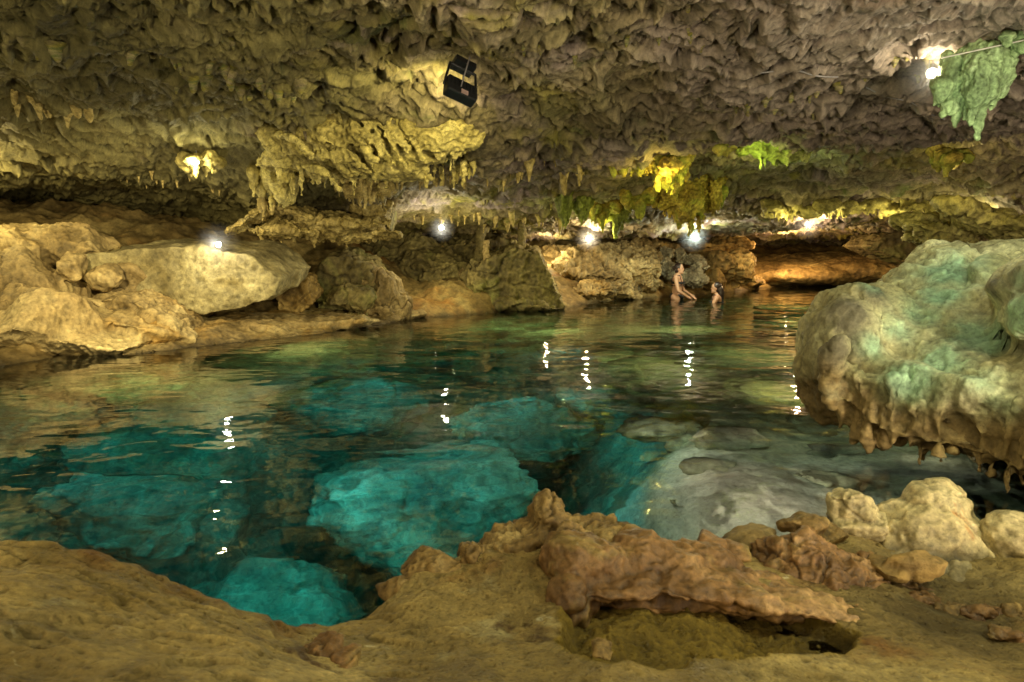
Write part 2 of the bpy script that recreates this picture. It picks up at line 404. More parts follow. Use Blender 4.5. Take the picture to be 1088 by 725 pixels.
def ceil_z(x, y):
    x = np.asarray(x, float); y = np.asarray(y, float)
    z = ceil_t(x, y)
    p = np.stack([x, y, np.zeros_like(x)], 1)
    q = p + .22*np.stack([fbm(p*1.3, 3, 201), fbm(p*1.3+7, 3, 202), 0*x], 1)        # warped so nothing lines up
    big = fbm(q*np.array([.75, .55, 1]), 3, 11)
    med = fbm(q*np.array([1.8, 1.0, 1]), 6, 31, .50)
    rough_m = sstep(.02, .38, fbm(p*np.array([.9, 1.4, 1])+3, 3, 77))               # zones thick with drips
    pit_m = sstep(.30, -.10, fbm(p*1.1+9, 3, 79))*(1-.6*rough_m)
    # broken slabs: terraces with sharp lower edges
    t_ = (z*2.2 + 1.3*fbm(q*np.array([.7, .7, 1]), 3, 61))/.42; k_ = np.floor(t_); fr_ = t_-k_
    terr = (k_ + sstep(.62, .98, fr_) - t_)*.085
    wx = x + .14*fbm(p*3, 3, 3); wy = y + .14*fbm(p*3+9, 3, 4)
    f1, r1 = worley2(wx/.34, wy/.62, 5)
    f2, r2 = worley2(wx/.10, wy/.15, 6)
    f3, r3 = worley2(x/.055+.5*perlin(p*11, 12), y/.09, 8)
    f4, r4 = worley2(x/.15+.6*perlin(p*5, 13), y/.26, 9)
    f5, r5 = worley2(x/.030, y/.045, 10)
    knob = np.clip(1-f1/.62, 0, 1)**1.3*(.15+.85*r1)*.11*(.04+.96*rough_m)
    drips = np.clip(1-f2/.58, 0, 1)**1.5*(r2**2.6)*.15*rough_m
    pits = (np.clip(1-f3/.42, 0, 1)**.8*.032*(r3 > .40) + np.clip(1-f4/.40, 0, 1)**.8*.055*(r4 > .70) + np.clip(1-f5/.45, 0, 1)*.014*(r5 > .4))*(.35+.65*pit_m)
    hol = sstep(1.3, 1.9, ridged(q*np.array([.7, .6, 1]), 4, 51))*.12 + .14*sstep(.22, .45, fbm(q*np.array([1.3, 1.0, 1]), 5, 55))
    fine = fbm(p*np.array([14, 8, 1]), 5, 90, .65)
    return z + .03 - .13*big - .045*med + terr*1.25 - knob - drips + pits + hol*.75 - .016*fine - .008*(ridged(p*np.array([24, 14, 1]), 3, 93)-1)
def polar(a0, a1, nc, ys, off):
    a = np.linspace(a0, a1, nc); A, Y = np.meshgrid(a, ys)
    return (A*(Y+off)).ravel(), Y.ravel(), len(ys), nc
ys = np.concatenate([np.linspace(-2.5, 3.2, 40)[:-1], 3.2*np.exp(np.arange(0, math.log(26/3.2), .0026))])
x, y, nr, nc = polar(-.90, .90, 900, ys, .9)
z = ceil_z(x, y)
p = np.stack([x, y, z], 1)
jx = .05*fbm(p*4, 3, 200); jy = .05*fbm(p*4+20, 3, 210)
o = mesh_np('cave_ceiling', np.stack([x+jx, y+jy, z], 1), grid_faces(nr, nc)[:, ::-1], M['ceiling']); o['kind'] = 'structure'
n_ = fbm(p*np.array([.6, .5, 0]), 3, 95)
for nm, vv in (('mauve', sstep(-.1, .55, x/(y+1)*1.4+.1+.5*n_)*sstep(11, 7, y)), ('olive', sstep(.05, -.5, x/(y+1)*1.4+.5*n_))):
    a_ = o.data.attributes.new(nm, 'FLOAT', 'POINT'); a_.data.foreach_set('value', (vv*.9).astype(np.float32))

# ------------------------------------------------------------------ pool bed, shores and far floor (one terrain sheet)
fc = [W(*q) for q in [(-120,392),(20,386),(120,374),(230,357),(340,348),(440,338),(520,333),(600,327),(650,319),(700,316),(800,307),(860,304),(940,303),(1040,303)]]
fc += [P(*q) for q in [(100,340,8.3),(20,330,7.9),(-120,320,7.6),(100,290,9.3),(30,240,9.9),(-120,220,9.6),(200,258,11),(300,322,10.4),(290,290,12),(400,306,12.2),(420,285,13.5),(500,290,14.5),(480,262,16),
 (580,275,15.5),(650,285,16),(640,262,17.5),(700,285,17),(700,262,19),(760,276,18.5),(760,256,20.5),(820,292,21.5),(850,283,22.5),(880,268,24.5),(950,288,22),(960,262,24),(1050,285,20),(1050,255,22)]]
fc += [np.array(q) for q in [(-10,14,1.9),(-7,14,1.9),(-4,15.5,1.7),(-1.5,18,1.7),(1,20,1.6),(3.5,23,1.7),(7,26,1.7),(14,26,1.7),(-14,25,2.4),(20,26,2),(12,14,.8),(10,9,.3),(14,20,1.4),(-12,8,1.5),
 # pool bed
 (-.6,1.9,-2.6),(-2.4,2.1,-2.4),(-.3,3.2,-3.0),(-1.6,3.4,-2.8),(-3.2,3.6,-2.0),(-4.5,4.6,-1.5),(.3,4.6,-2.6),(-1.5,5.2,-2.5),(-3,5.6,-1.4),(-4.4,6.2,-.7),(0,6.4,-2.4),(-1.5,7,-1.5),(-2.6,7.7,-.8),
 (.8,2.3,-1.4),(1.0,2.9,-.34),(.8,3.5,-.45),(1.5,3.6,-.26),(2.3,3.3,-.24),(1.1,4.3,-.55),(2.0,4.6,-.45),(1.5,5.8,-.6),(2.6,6.2,-.5),(3.4,4.6,-.4),(3.6,3.4,-.2),(1.3,7.2,-.75),(0,8.5,-1.2),(2.6,8.2,-.6),(-1.2,9.2,-1.4),(4.5,8,-.9),
 (1.2,10.2,-.8),(3,11,-.7),(5,11,-.7),(7,11.5,-.6),(3.6,14.3,-1.0),(4.4,14.2,-1.2),(6,15,-1.1),(8,17,-.8),(2,12.6,-1.1),(0,11.4,-1.0),(9,12,-.5),(5.5,6.5,-.3)]]
floor_t = TPS(fc, .0008)
def floor_z(x, y):
    x = np.asarray(x, float); y = np.asarray(y, float)
    z = floor_t(x, y); p = np.stack([x, y, np.zeros_like(x)], 1)
    up = sstep(-.3, .5, z); dn = sstep(-.5, -1.3, z)
    f1, r1 = worley2((x+.25*perlin(p*1.5, 9))/1.1, (y+.25*perlin(p*1.5+5, 9))/1.2, 15)
    f2, r2 = worley2(x/.45, y/.5, 16)
    blocks = (r1-.5)*.9*dn + (r2-.5)*.22*dn
    return z + (.07+.10*up+.12*dn)*fbm(p*.9, 4, 41) + .05*up*ridged(p*2.1, 4, 43) - .05*up + .03*fbm(p*6, 4, 47) + .045*(.6-f2)*(.4+up) + blocks*.55
ys = 1.2*np.exp(np.arange(0, math.log(27/1.2), .0042))
x, y, nr, nc = polar(-.95, .95, 760, ys, .9)
z = floor_z(x, y)
V = np.stack([x, y, z], 1); Fq = grid_faces(nr, nc)
o = mesh_np('cave_floor', V, Fq, M['bed']); o['kind'] = 'structure'
o.data.materials.append(M['floor']); o.data.materials.append(M['orange']); o.data.materials.append(M['shallow'])
fz = z[Fq].mean(1); fx = x[Fq].mean(1); fy = y[Fq].mean(1)
nn = .35*fbm(np.stack([fx, fy, fy*0], 1)*1.2, 3, 5)
mi = np.where(fz > -.02, np.where((fy+nn*6 > 17.5) & (fx > 3.4), 2, 1), 0)
o.data.polygons.foreach_set('material_index', mi.astype(np.int32))
sh = sstep(1.15, .55, np.hypot((V[:, 0]-1.2)/.85, (V[:, 1]-3.45)/.75)+.5*fbm(V*np.array([1.4, 1.4, 0]), 4, 5))
at = o.data.attributes.new('shelf', 'FLOAT', 'POINT'); at.data.foreach_set('value', sh.astype(np.float32))

# water sheet
wx = np.linspace(-16, 22, 20); wy = np.linspace(-1, 27, 16)
A, B = np.meshgrid(wx, wy)
mesh_np('water', np.stack([A.ravel(), B.ravel(), A.ravel()*0], 1), grid_faces(16, 20), M['water'])['kind'] = 'structure'

# ------------------------------------------------------------------ foreground ledge
edge = [P(*q) for q in [(-260,556,1.72),(-60,564,1.72),(0,565,1.70),(50,574,1.70),(100,586,1.72),(150,600,1.74),(200,618,1.75),(245,630,1.76),(285,650,1.78),(330,651,1.85),(380,647,1.95),(415,616,2.08),(455,590,2.2),(490,580,2.25),
 (540,565,2.3),(600,560,2.33),(660,570,2.33),(720,575,2.4),(780,580,2.45),(840,570,2.55),(890,560,2.6),(940,555,2.7),(1000,560,2.65),(1040,575,2.5),(1088,570,2.45),(1180,560,2.5),(1400,560,2.6)]]
lc = [q for q in edge] + [P(*q) for q in [(0,640,1.35),(0,725,1.08),(100,660,1.38),(200,660,1.5),(200,725,1.13),(290,690,1.5),(330,680,1.7),(370,720,1.38),(420,690,1.68),(420,650,1.88),(480,690,1.65),(480,630,1.98),(560,700,1.58),(560,640,1.93),
  (640,722,1.45),(800,722,1.5),(940,700,1.65),(940,660,1.9),(1000,690,1.75),(1088,700,1.7),(1040,640,2.1),(1088,725,1.5),(1000,725,1.5),(700,600,2.1),(820,620,2.1),(900,610,2.25),(-200,640,1.35),(1300,640,1.9)]]
lc += [np.array(q) for q in [(-1.5,.3,.5),(0,.3,.35),(1.5,.3,.2),(2.6,.5,.2),(-2.2,.3,.55)]]
led_t = TPS(lc, .0005, k=1.0)
EX = np.array([q[:2] for q in edge])
def edge_sd(x, y):
    """positive inside the ledge (towards the camera)"""
    best = np.full(len(x), 9.0); 
    for i in range(len(EX)-1):
        a = EX[i]; d = EX[i+1]-a; t = np.clip(((x-a[0])*d[0]+(y-a[1])*d[1])/(d@d), 0, 1)
        best = np.minimum(best, np.hypot(x-a[0]-t*d[0], y-a[1]-t*d[1]))
    ye = np.interp(x, EX[:, 0], EX[:, 1])
    return np.where(y < ye, best, -best)
pit_poly = np.array([P(*q)[:2] for q in [(588,660,1.70),(600,622,2.02),(680,615,2.08),(760,620,2.06),(860,640,1.98),(912,668,1.83),(905,690,1.7),(800,703,1.6),(700,710,1.52),(640,702,1.54)]])
def poly_sd(x, y, pl):
    n = len(pl); best = np.full(len(x), 9.0); ins = np.zeros(len(x), bool)
    for i in range(n):
        a = pl[i]; c = pl[(i+1) % n]; d = c-a
        t = np.clip(((x-a[0])*d[0]+(y-a[1])*d[1])/(d@d), 0, 1)
        best = np.minimum(best, np.hypot(x-a[0]-t*d[0], y-a[1]-t*d[1]))
        cr = ((a[1] > y) != (c[1] > y)) & (x < d[0]*(y-a[1])/(d[1]+1e-12)+a[0]); ins ^= cr
    return np.where(ins, best, -best)
def ledge_z(x, y, full=False):
    x = np.asarray(x, float); y = np.asarray(y, float); p = np.stack([x, y, np.zeros_like(x)], 1)
    wob = .03*fbm(p*5, 3, 300)
    sd = edge_sd(x, y)+wob
    z = led_t(x, y)
    z = z + .026*fbm(p*2.6, 3, 310) + .004*fbm(p*17, 4, 320)
    f, r = worley2(x/.05, y/.05, 30); z = z - .010*np.clip(1-f/.36, 0, 1)*r*(r > .6)
    left = sstep(.2, -.35, x)
    f, r = worley2(x/.021, y/.021, 33); z = z - .006*(.35+.65*left)*np.clip(1-f/.45, 0, 1)*(r > .55)
    z = z + left*.016*(lambda t_: np.floor(t_)+sstep(.7, 1, t_-np.floor(t_))-t_)(3*fbm(p*np.array([1.2, 3, 1]), 3, 38)+z*14)
    z = z + left*.012*ridged(p*np.array([1.8, 5, 1]), 3, 37)*sstep(-.5, -1.0, x)
    ps = poly_sd(x, y, pit_poly) + .025*fbm(p*7, 4, 333)
    pm = sstep(-.005, .05, ps)
    f, r = worley2(x/.03, y/.034, 35)
    z = z - pm*(.09 + .008*fbm(p*16, 4, 340) - .014*np.clip(1-f/.6, 0, 1)*r + .02*fbm(p*5, 2, 350))
    z = z - sstep(.06, -.02, sd)*.05 - sstep(.0, -.16, sd)*1.6 - sstep(-.1, -.5, sd)*1.4
    return (z, np.maximum(pm, sstep(-.03, .01, ps))) if full else z
gx = np.linspace(-2.3, 2.9, 900); ys = .35*np.exp(np.linspace(0, math.log(3.25/.35), 640))
A, B = np.meshgrid(gx, ys); x = A.ravel(); y = B.ravel()
z, pm = ledge_z(x, y, True)
q = np.stack([x, y, z], 1)
o = mesh_np('rock_ledge', q + .012*np.stack([fbm(q*9, 3, 1), fbm(q*9, 3, 2), 0*x], 1), grid_faces(len(ys), 900), M['ledge']); o['kind'] = 'structure'
at = o.data.attributes.new('pit', 'FLOAT', 'POINT'); at.data.foreach_set('value', pm.astype(np.float32))

exec_later = []
# ------------------------------------------------------------------ rocks on the ledge
def fr(name, pieces, mat, fn, label, cat='rock', voxel=.008, smooth=4):
    return sculpt(name, pieces, voxel, mat, fn, label, cat, smooth=smooth)
fr('peaked_rock', [E(583,548,2.33,22,26,.10), EH(600,575,2.3,50,30,.14), EH(560,580,2.3,42,24,.13), E(545,578,2.28,50,18,.12,(0,-20,0)), EH(640,572,2.32,40,20,.13), EH(590,610,2.25,60,40,.15)],
   M['knob'], rock_disp(.022, 8, 5, .02, .012, 30, 3), 'peaked tan rock with a dark weathered tip, tallest on the pool edge in the foreground')
fr('pitted_rock', [EH(458,603,2.16,34,20,.10), EH(430,622,2.1,30,14,.09), EH(485,610,2.14,22,16,.09)], M['knob'], rock_disp(.014, 10, 4, 0, .016, 34, 4), 'low pitted brown knob at the inner bend of the foreground pool edge', voxel=.006)
fr('striped_rock', [EH(512,598,2.2,28,20,.10), EH(500,590,2.22,20,16,.1)], M['knob'], rock_disp(.016, 11, 4, .02, .01, 34, 5), 'small ochre rock wedged between the pitted knob and the peaked rock', voxel=.006)
fr('smooth_red_rock', [E(625,600,2.1,55,34,.14,(0,15,0)), E(690,608,2.12,75,32,.14), E(675,580,2.2,30,18,.12), E(720,600,2.2,70,26,.13), E(760,625,2.05,80,20,.12,(0,18,0)), E(800,632,2.05,90,20,.13,(0,14,0)), E(600,640,2.0,40,26,.12), E(700,632,2.05,80,18,.12), E(880,646,1.98,60,10,.10,(0,12,0)), E(660,622,2.0,60,14,.10), E(740,622,2.0,70,12,.10,(0,5,0)), E(820,634,1.98,70,10,.10,(0,10,0)), E(606,630,1.95,24,18,.08)],
   M['red'], rock_disp(.020, 5, 6, .008, .008, 24, 6), 'long smooth reddish rock ridge overhanging the mossy hollow', voxel=.007)
fr('round_red_rock', [EH(750,580,2.33,22,16,.08), EH(775,586,2.33,24,12,.08)], M['red'], rock_disp(.012, 9, 4, 0, 0, 30, 8), 'small rounded red-brown rock behind the reddish ridge', voxel=.006)
fr('ochre_rock', [EH(795,570,2.5,32,13,.10)], M['tan'], rock_disp(.012, 9, 4, 0, .006, 30, 9), 'low ochre rock at the water edge beside the shallow blue patch', voxel=.006)
fr('pitted_red_rock', [EH(868,594,2.3,42,30,.13), EH(840,590,2.32,40,16,.12), EH(905,612,2.25,45,22,.13), EH(950,625,2.25,40,26,.13), EH(880,620,2.2,60,20,.13)], M['red'], rock_disp(.020, 8, 5, .018, .014, 26, 10), 'craggy dark red rock full of holes in front of the cream rocks', voxel=.006)
fr('dark_knob_rock', [EH(855,558,2.5,26,14,.09), EH(878,566,2.5,22,12,.09)], M['knob'], rock_disp(.014, 10, 4, 0, .01, 30, 11), 'small dark brown knob behind the craggy red rock', voxel=.006)
fr('pointed_cream_rock', [EH(903,545,2.62,26,28,.10), EH(915,565,2.6,40,26,.12), EH(898,532,2.62,14,14,.06)], M['cream'], rock_disp(.012, 7, 5, .01, .004, 30, 12), 'pointed cream rock with a grey tip on the pool edge', voxel=.007)
fr('cream_boulder', [E(990,575,2.55,66,46,.18), E(995,535,2.6,38,24,.12), E(998,524,2.62,20,15,.08), EH(960,560,2.6,40,30,.14), EH(1025,585,2.5,34,40,.15), EH(985,610,2.4,75,24,.15)], M['cream'], rock_disp(.016, 5, 5, .012, .004, 30, 13), 'large cream and orange boulder with a rounded knob on top, beside the pool')
fr('fist_shaped_rock', [E(1075,575,2.42,32,32,.12), E(1100,580,2.42,40,36,.14), E(1085,610,2.38,46,34,.14), E(1062,562,2.44,14,14,.07)], M['cream'], rock_disp(.014, 6, 4, .006, .004, 30, 14), 'rounded brown and cream rock cut by the right edge of the picture')
fr('ochre_pebble_rock', [EH(975,600,2.2,34,15,.08), EH(945,604,2.22,20,12,.08)], M['orange'], rock_disp(.012, 10, 4, 0, .006, 30, 15), 'small orange topped rock at the foot of the cream boulder', voxel=.006)
fr('dark_red_rock', [EH(345,690,1.62,26,12,.07), EH(375,700,1.56,24,8,.06)], M['red'], rock_disp(.01, 12, 4, .01, .004, 30, 16), 'small dark red stone on the sandy ledge by the left foreground', voxel=.005)
for k, (a, bq, Yq, w, hh) in enumerate([(1010,648,2.05,26,9),(1050,655,2.0,30,12),(1085,650,2.0,24,12),(985,640,2.1,20,10),(640,690,1.6,12,6),(1070,675,1.85,20,7)]):
    fr('loose_stone', [EH(a,bq,Yq,w,hh,.05), EH(a+w*.4,bq+2,Yq,w*.6,hh*.8,.05)], M['red' if k % 2 else 'knob'], rock_disp(.01, 14, 4, .01, .006, 36, 20+k),
       ['brown loose stone left of three at the foot of the cream boulder','reddish loose stone in the middle below the fist shaped rock','brown loose stone at the right edge below the fist shaped rock','reddish loose stone tucked against the craggy red rock','tiny brown stone at the left rim of the mossy hollow','reddish flat stone lying lowest at the right edge'][k], voxel=.005)

# ------------------------------------------------------------------ great boulder on the right
def BY(px, Y): return Y*.84 - max(0, px-886)*.0022
def EB(px, py, Y, w, h, dm, rot=(0, 0, 0)): return E(px, py, BY(px, Y), w, h, dm*.84, rot)
bh = [(985,256,4.7),(1035,258,4.6),(1088,268,4.3),(1210,258,4.0),(935,296,4.6),(958,276,4.7),(893,425,3.75),(930,455,3.55),(1000,478,3.3),(1088,500,2.98),(1220,540,2.7),(950,385,3.62),(1035,392,3.3),(1140,405,2.95),(905,360,4.2),(1250,400,2.9)]
bb = [(905,330,5.2),(990,300,5.6),(1100,300,5.4),(1250,280,5.0),(920,430,4.4),(1000,450,4.2),(1100,480,3.9),(1250,520,3.6)]
bp_ = [hull([P(*q) for q in bh+bb]),
       EB(905,372,5.0,50,76,.50), EB(885,395,4.9,34,60,.35), EB(925,345,5.2,42,46,.5), EH(966,318,4.45,30,46,.30,(0,28,0)), EH(1008,296,4.5,32,42,.34,(0,12,0)), EH(1075,318,4.05,52,52,.45), EH(1130,330,3.9,60,60,.5), EB(1180,330,4.6,110,80,.7),
       E(985,405,3.68,66,40,.26,(0,-24,0)), E(1060,415,3.36,70,50,.30,(0,-18,0)), E(1150,435,3.05,80,60,.34), E(920,425,3.85,30,34,.22),
       EB(1170,520,5.0,130,70,.6), EB(1270,520,4.8,150,80,.7), EB(1080,490,5.6,70,50,.4)]
rr = random.Random(3)
for xx in range(886, 1200, 6):
    yb = 452+(xx-886)*.31 + rr.uniform(-16, 14) + 10*math.sin(xx*.09); yt = yb - rr.uniform(40, 70); Yd = 3.78-(xx-886)*.0040+rr.uniform(-.01, .10)
    r_ = rr.uniform(6, 11)*Yd/F
    bp_ += drop(P(xx, yt, Yd), (yb-yt)*Yd/F, r_, (rr.uniform(-.02, .02), rr.uniform(-.02, .04)))
def bd(V):
    d = .055*fbm(V*1.7, 6, 60, .55) + .012*fbm(V*9, 4, 62)
    q = (V + .08*np.stack([fbm(V*2, 2, k) for k in (1, 2, 3)], 1))@np.array([[1, 0, .35], [0, 1, 0], [-.35, 0, 1]], np.float32)*np.array([1, .7, .22], np.float32)   # flow flutes running down the slope
    low_ = sstep(.95, .25, V[:, 2])
    d += .034*(ridged(q*4.5, 4, 64)-1)*(.3+.7*low_)
    g_ = (V + .15*np.stack([fbm(V*1.3, 2, k) for k in (4, 5, 6)], 1))@np.array([[.8, 0, .5], [0, 1, 0], [-.5, 0, .8]], np.float32)
    d -= .07*np.exp(-(perlin(g_*np.array([.35, .35, 1.7], np.float32), 66)/.06)**2)
    d -= .018*np.clip(1-worley3(V*7, 5)/.5, 0, 1)*sstep(.1, .5, fbm(V*1.4, 3, 67))
    return d + .004*fbm(V*28, 4, 70, .6) - .003*(ridged(V*16, 3, 71)-1)
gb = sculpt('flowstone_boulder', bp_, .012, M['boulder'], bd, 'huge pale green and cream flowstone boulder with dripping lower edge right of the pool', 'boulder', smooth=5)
V = np.empty(len(gb.data.vertices)*3, np.float32); gb.data.vertices.foreach_get('co', V); V = V.reshape(-1, 3)+np.array(gb.location, np.float32)
rel = V-np.array([0, 0, CAMH]); zc = rel[:, 1]*math.cos(PITCH)-rel[:, 2]*math.sin(PITCH)
vx = 544+F*rel[:, 0]/zc; vy = 362.5-F*(rel[:, 1]*math.sin(PITCH)+rel[:, 2]*math.cos(PITCH))/zc
def bl2(px, py, r):                                                    # a soft patch around a point of the surface
    m_ = np.hypot(vx-px, vy-py) < 9
    Y_ = float(V[m_, 1].min()) if m_.any() else BY(px, 4.3)
    q_ = (V-P(px, py, Y_))*np.array([1, .7, 1]); return np.exp(-(np.linalg.norm(q_, axis=1)/(r*Y_/F))**2)
mint = np.maximum.reduce([bl2(1010, 282, 34), bl2(1000, 310, 22), .9*bl2(980, 330, 20), .9*bl2(955, 348, 20), .8*bl2(930, 370, 18), bl2(965, 395, 32), bl2(1000, 375, 30), bl2(1040, 355, 32), bl2(1080, 340, 40), bl2(1110, 335, 50), .7*bl2(1040, 395, 30)])
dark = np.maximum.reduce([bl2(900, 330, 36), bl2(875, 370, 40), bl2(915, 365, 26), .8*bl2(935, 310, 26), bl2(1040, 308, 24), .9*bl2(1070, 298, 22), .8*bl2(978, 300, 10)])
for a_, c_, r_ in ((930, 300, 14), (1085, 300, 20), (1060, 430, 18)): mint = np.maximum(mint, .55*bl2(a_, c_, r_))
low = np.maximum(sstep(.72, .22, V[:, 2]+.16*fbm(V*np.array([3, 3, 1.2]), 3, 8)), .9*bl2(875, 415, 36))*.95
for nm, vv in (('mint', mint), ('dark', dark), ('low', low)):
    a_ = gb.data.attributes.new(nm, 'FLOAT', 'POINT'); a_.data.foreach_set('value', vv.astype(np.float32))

# ------------------------------------------------------------------ left shore
def hb(px_list, Y0, Y1, dz=.12):
    pts = [P(a, c, Y0+(yy if len(q) > 2 else 0)) for q in px_list for a, c, yy in [(*q, 0)[:3]]]
    back = [P(a, c, Y0)+np.array([0, Y1-Y0, dz]) for a, c in [q[:2] for q in px_list]]
    return pts+back
sl = hull(hb([(70,292),(82,272),(130,264),(205,262),(262,270),(298,296),(290,314),(262,328),(215,334),(160,322),(100,304)], 8.35, 9.7))
sculpt('slab_boulder', [sl], .02, M['slab'], rock_disp(.055, 1.9, 7, .0, .03, 9, 80), 'broad pale slab boulder lying under the bright lamp on the left shore', 'boulder', smooth=6)
sculpt('shore_mound', [EH(30,345,7.5,90,48,.7), EH(95,355,7.7,80,32,.6), EH(40,300,8.1,70,38,.6), EH(150,345,8.1,60,30,.6,(0,18,0)), EH(-60,330,7.2,90,70,.8), EH(185,352,8.6,60,22,.5,(0,12,0)), EH(70,262,8.7,44,26,.5), EH(10,270,8.5,50,36,.6), EH(130,312,8.4,34,30,.4,(0,-20,0)),
        EH(60,345,7.25,16,26,.2), EH(20,315,7.4,20,18,.2), EH(75,285,7.9,14,16,.2), EH(112,296,8.0,18,14,.2)],
       .018, M['tan'], rock_disp(.065, 1.8, 5, .012, .015, 8, 82, (1, 1, .6)), 'ochre flowstone mound sloping into the water at the far left', 'rock', smooth=5)
sculpt('leaning_slab', [hull(hb([(105,318),(130,314),(185,345),(190,362),(120,375),(80,378),(75,350)], 7.75, 8.5, .05))], .016, M['tan'], rock_disp(.05, 2.5, 5, .05, .02, 9, 83), 'triangular tan slab leaning against the mound below the pale slab boulder', 'rock', smooth=6)
sculpt('low_shelf', [hull([P(*q) for q in [(120,352,7.9),(170,340,8.4),(240,338,8.8),(320,336,9.4),(375,334,10.2),(430,336,10.9),(440,342,10.8),(345,354,9.1),(235,362,8.4),(130,380,7.2)]]+[P(180,335,9.4),P(300,330,10.2),P(420,332,11.6)]), EH(250,345,9.2,90,12,.6,(0,4,0)), EH(330,342,9.8,70,10,.6), EH(200,352,8.8,60,12,.5), EH(400,336,11,50,8,.6)], .02, M['tan'], rock_disp(.045, 2.2, 5, .012, .01, 9, 84), 'low flat rock shelf at the waterline below the pale slab boulder', 'rock', smooth=4)
sculpt('orange_boulder', [hull(hb([(292,310),(306,296),(325,300),(332,322),(318,334),(296,330)], 9.9, 10.5))], .016, M['orange'], rock_disp(.05, 3, 5, .04, .01, 9, 85), 'small orange tinted boulder beside the right end of the pale slab', 'boulder', smooth=6)
sculpt('angular_boulder', [hull(hb([(338,330),(330,305),(345,275),(365,270),(392,284),(405,312),(400,336)], 10.6, 11.6)), EH(372,318,10.6,36,20,.4)], .02, M['dark'], rock_disp(.07, 2.4, 6, .06, .02, 8, 86), 'angular brown boulder with a ridge on the shore left of centre', 'boulder', smooth=6)
sculpt('fluted_rock', [EH(408,318,10.8,22,30,.35), EH(425,326,10.75,14,16,.25), EH(395,305,10.9,16,26,.3), EH(405,332,10.6,16,14,.25)], .016, M['tan'], rock_disp(.05, 3.4, 6, .05, .02, 9, 87, (1, 1, .4)), 'pale fluted rock standing in the water at the right of the angular boulder', 'rock', smooth=4)
sculpt('central_mound', [hull(hb([(505,330),(496,312),(500,290),(520,275),(545,264),(572,270),(585,292),(597,318),(600,330),(560,336)], 12.4, 14.2, .1)), EH(548,324,12.5,48,12,.5), EH(505,302,12.7,18,26,.4)], .022, M['dark'], rock_disp(.09, 2.0, 6, .07, .02, 8, 88), 'dark sloping rock mound rising from the water in the middle distance', 'rock', smooth=6)
sculpt('back_bank', [EH(460,300,14,60,34,.9), EH(430,285,14.5,60,34,.9), EH(480,322,13.2,46,14,.6), EH(500,275,15,60,28,.8)], .026, M['dark'], rock_disp(.12, 1.7, 6, .08, .03, 6, 89), 'shadowed brown rock bank behind the water left of the dark mound', 'rock', smooth=5)

# far shore rocks
sculpt('yellow_bank', [EH(625,290,15.2,46,26,.9), EH(660,282,16,50,24,.9), EH(600,275,16,30,18,.8), EH(690,270,17.5,30,16,.8)], .026, M['tan'], rock_disp(.12, 1.9, 6, .08, .03, 6, 90), 'lit ochre rock bank behind the lamp on the far shore', 'rock', smooth=4)
sculpt('spray_rock', [EH(640,305,14.8,26,14,.5), EH(620,310,14.4,24,10,.5), EH(665,308,15,24,10,.5), EH(680,300,15.6,18,12,.5)], .022, M['tan'], rock_disp(.1, 2.8, 6, .05, .03, 6, 91), 'pale wet rocks breaking the waterline on the far shore', 'rock', smooth=3)
far = [((708,268,16.5,8,6),'small round grey stone on top of the far rock pile'),((722,271,16.6,7,8),'upright grey stone second along the top of the far rock pile'),((738,278,16.4,12,9),'pale boulder at the right of the far rock pile'),((698,276,16.3,12,7),'white topped rock at the upper left of the far rock pile'),
       ((710,288,16.0,14,9),'pale rock in the middle of the far rock pile beside the standing bather'),((735,294,15.9,14,10),'grey rock at the foot of the far rock pile behind the standing bather'),((690,298,15.8,14,8),'low tan rock at the left foot of the far rock pile')]
for k, (q, lab) in enumerate(far):
    a, c, Yq, w, hh = q
    sculpt('pile_rock', [EH(a,c,Yq,w,hh,.22,(0,rr.uniform(-25,25),0)), EH(a+w*.4,c+hh*.5,Yq,w*.8,hh*.8,.25)], .016, M['grey' if k < 6 else 'tan'], rock_disp(.05, 3.5, 4, .04, 0, 9, 92+k), lab, 'rock', 'rocks piled on the far shore', smooth=4)
sculpt('far_bank', [EH(764,284,17.5,36,24,.8), EH(790,298,18.5,26,7,.6), EH(745,300,17,26,12,.6), EH(770,264,19,34,9,.8)], .03, M['orange'], rock_disp(.14, 1.5, 6, .1, .03, 6, 101), 'orange brown rock bank at the right of the far rock pile', 'rock', smooth=4)
sculpt('far_floor_bank', [E(860,292,20.2,90,12,1.4), E(930,287,20,70,14,1.4), E(800,297,20.5,40,6,1.0), E(900,280,22.5,110,12,1.6)], .035, M['orange'], rock_disp(.06, 1.2, 5, .01, .01, 6, 103, (1, 1, 1.6)), 'flat orange rock shelf at the far waterline left of the green boulder', 'rock', smooth=4)
sculpt('tilted_slab', [hull(hb([(925,262),(940,249),(970,243),(1010,252),(1012,290),(985,284),(950,272)], 17.0, 18.5, .0))], .03, M['dark'], rock_disp(.06, 1.5, 6, .03, .02, 6, 102), 'large tilted brown slab on the far shore behind the green boulder', 'rock', smooth=6)

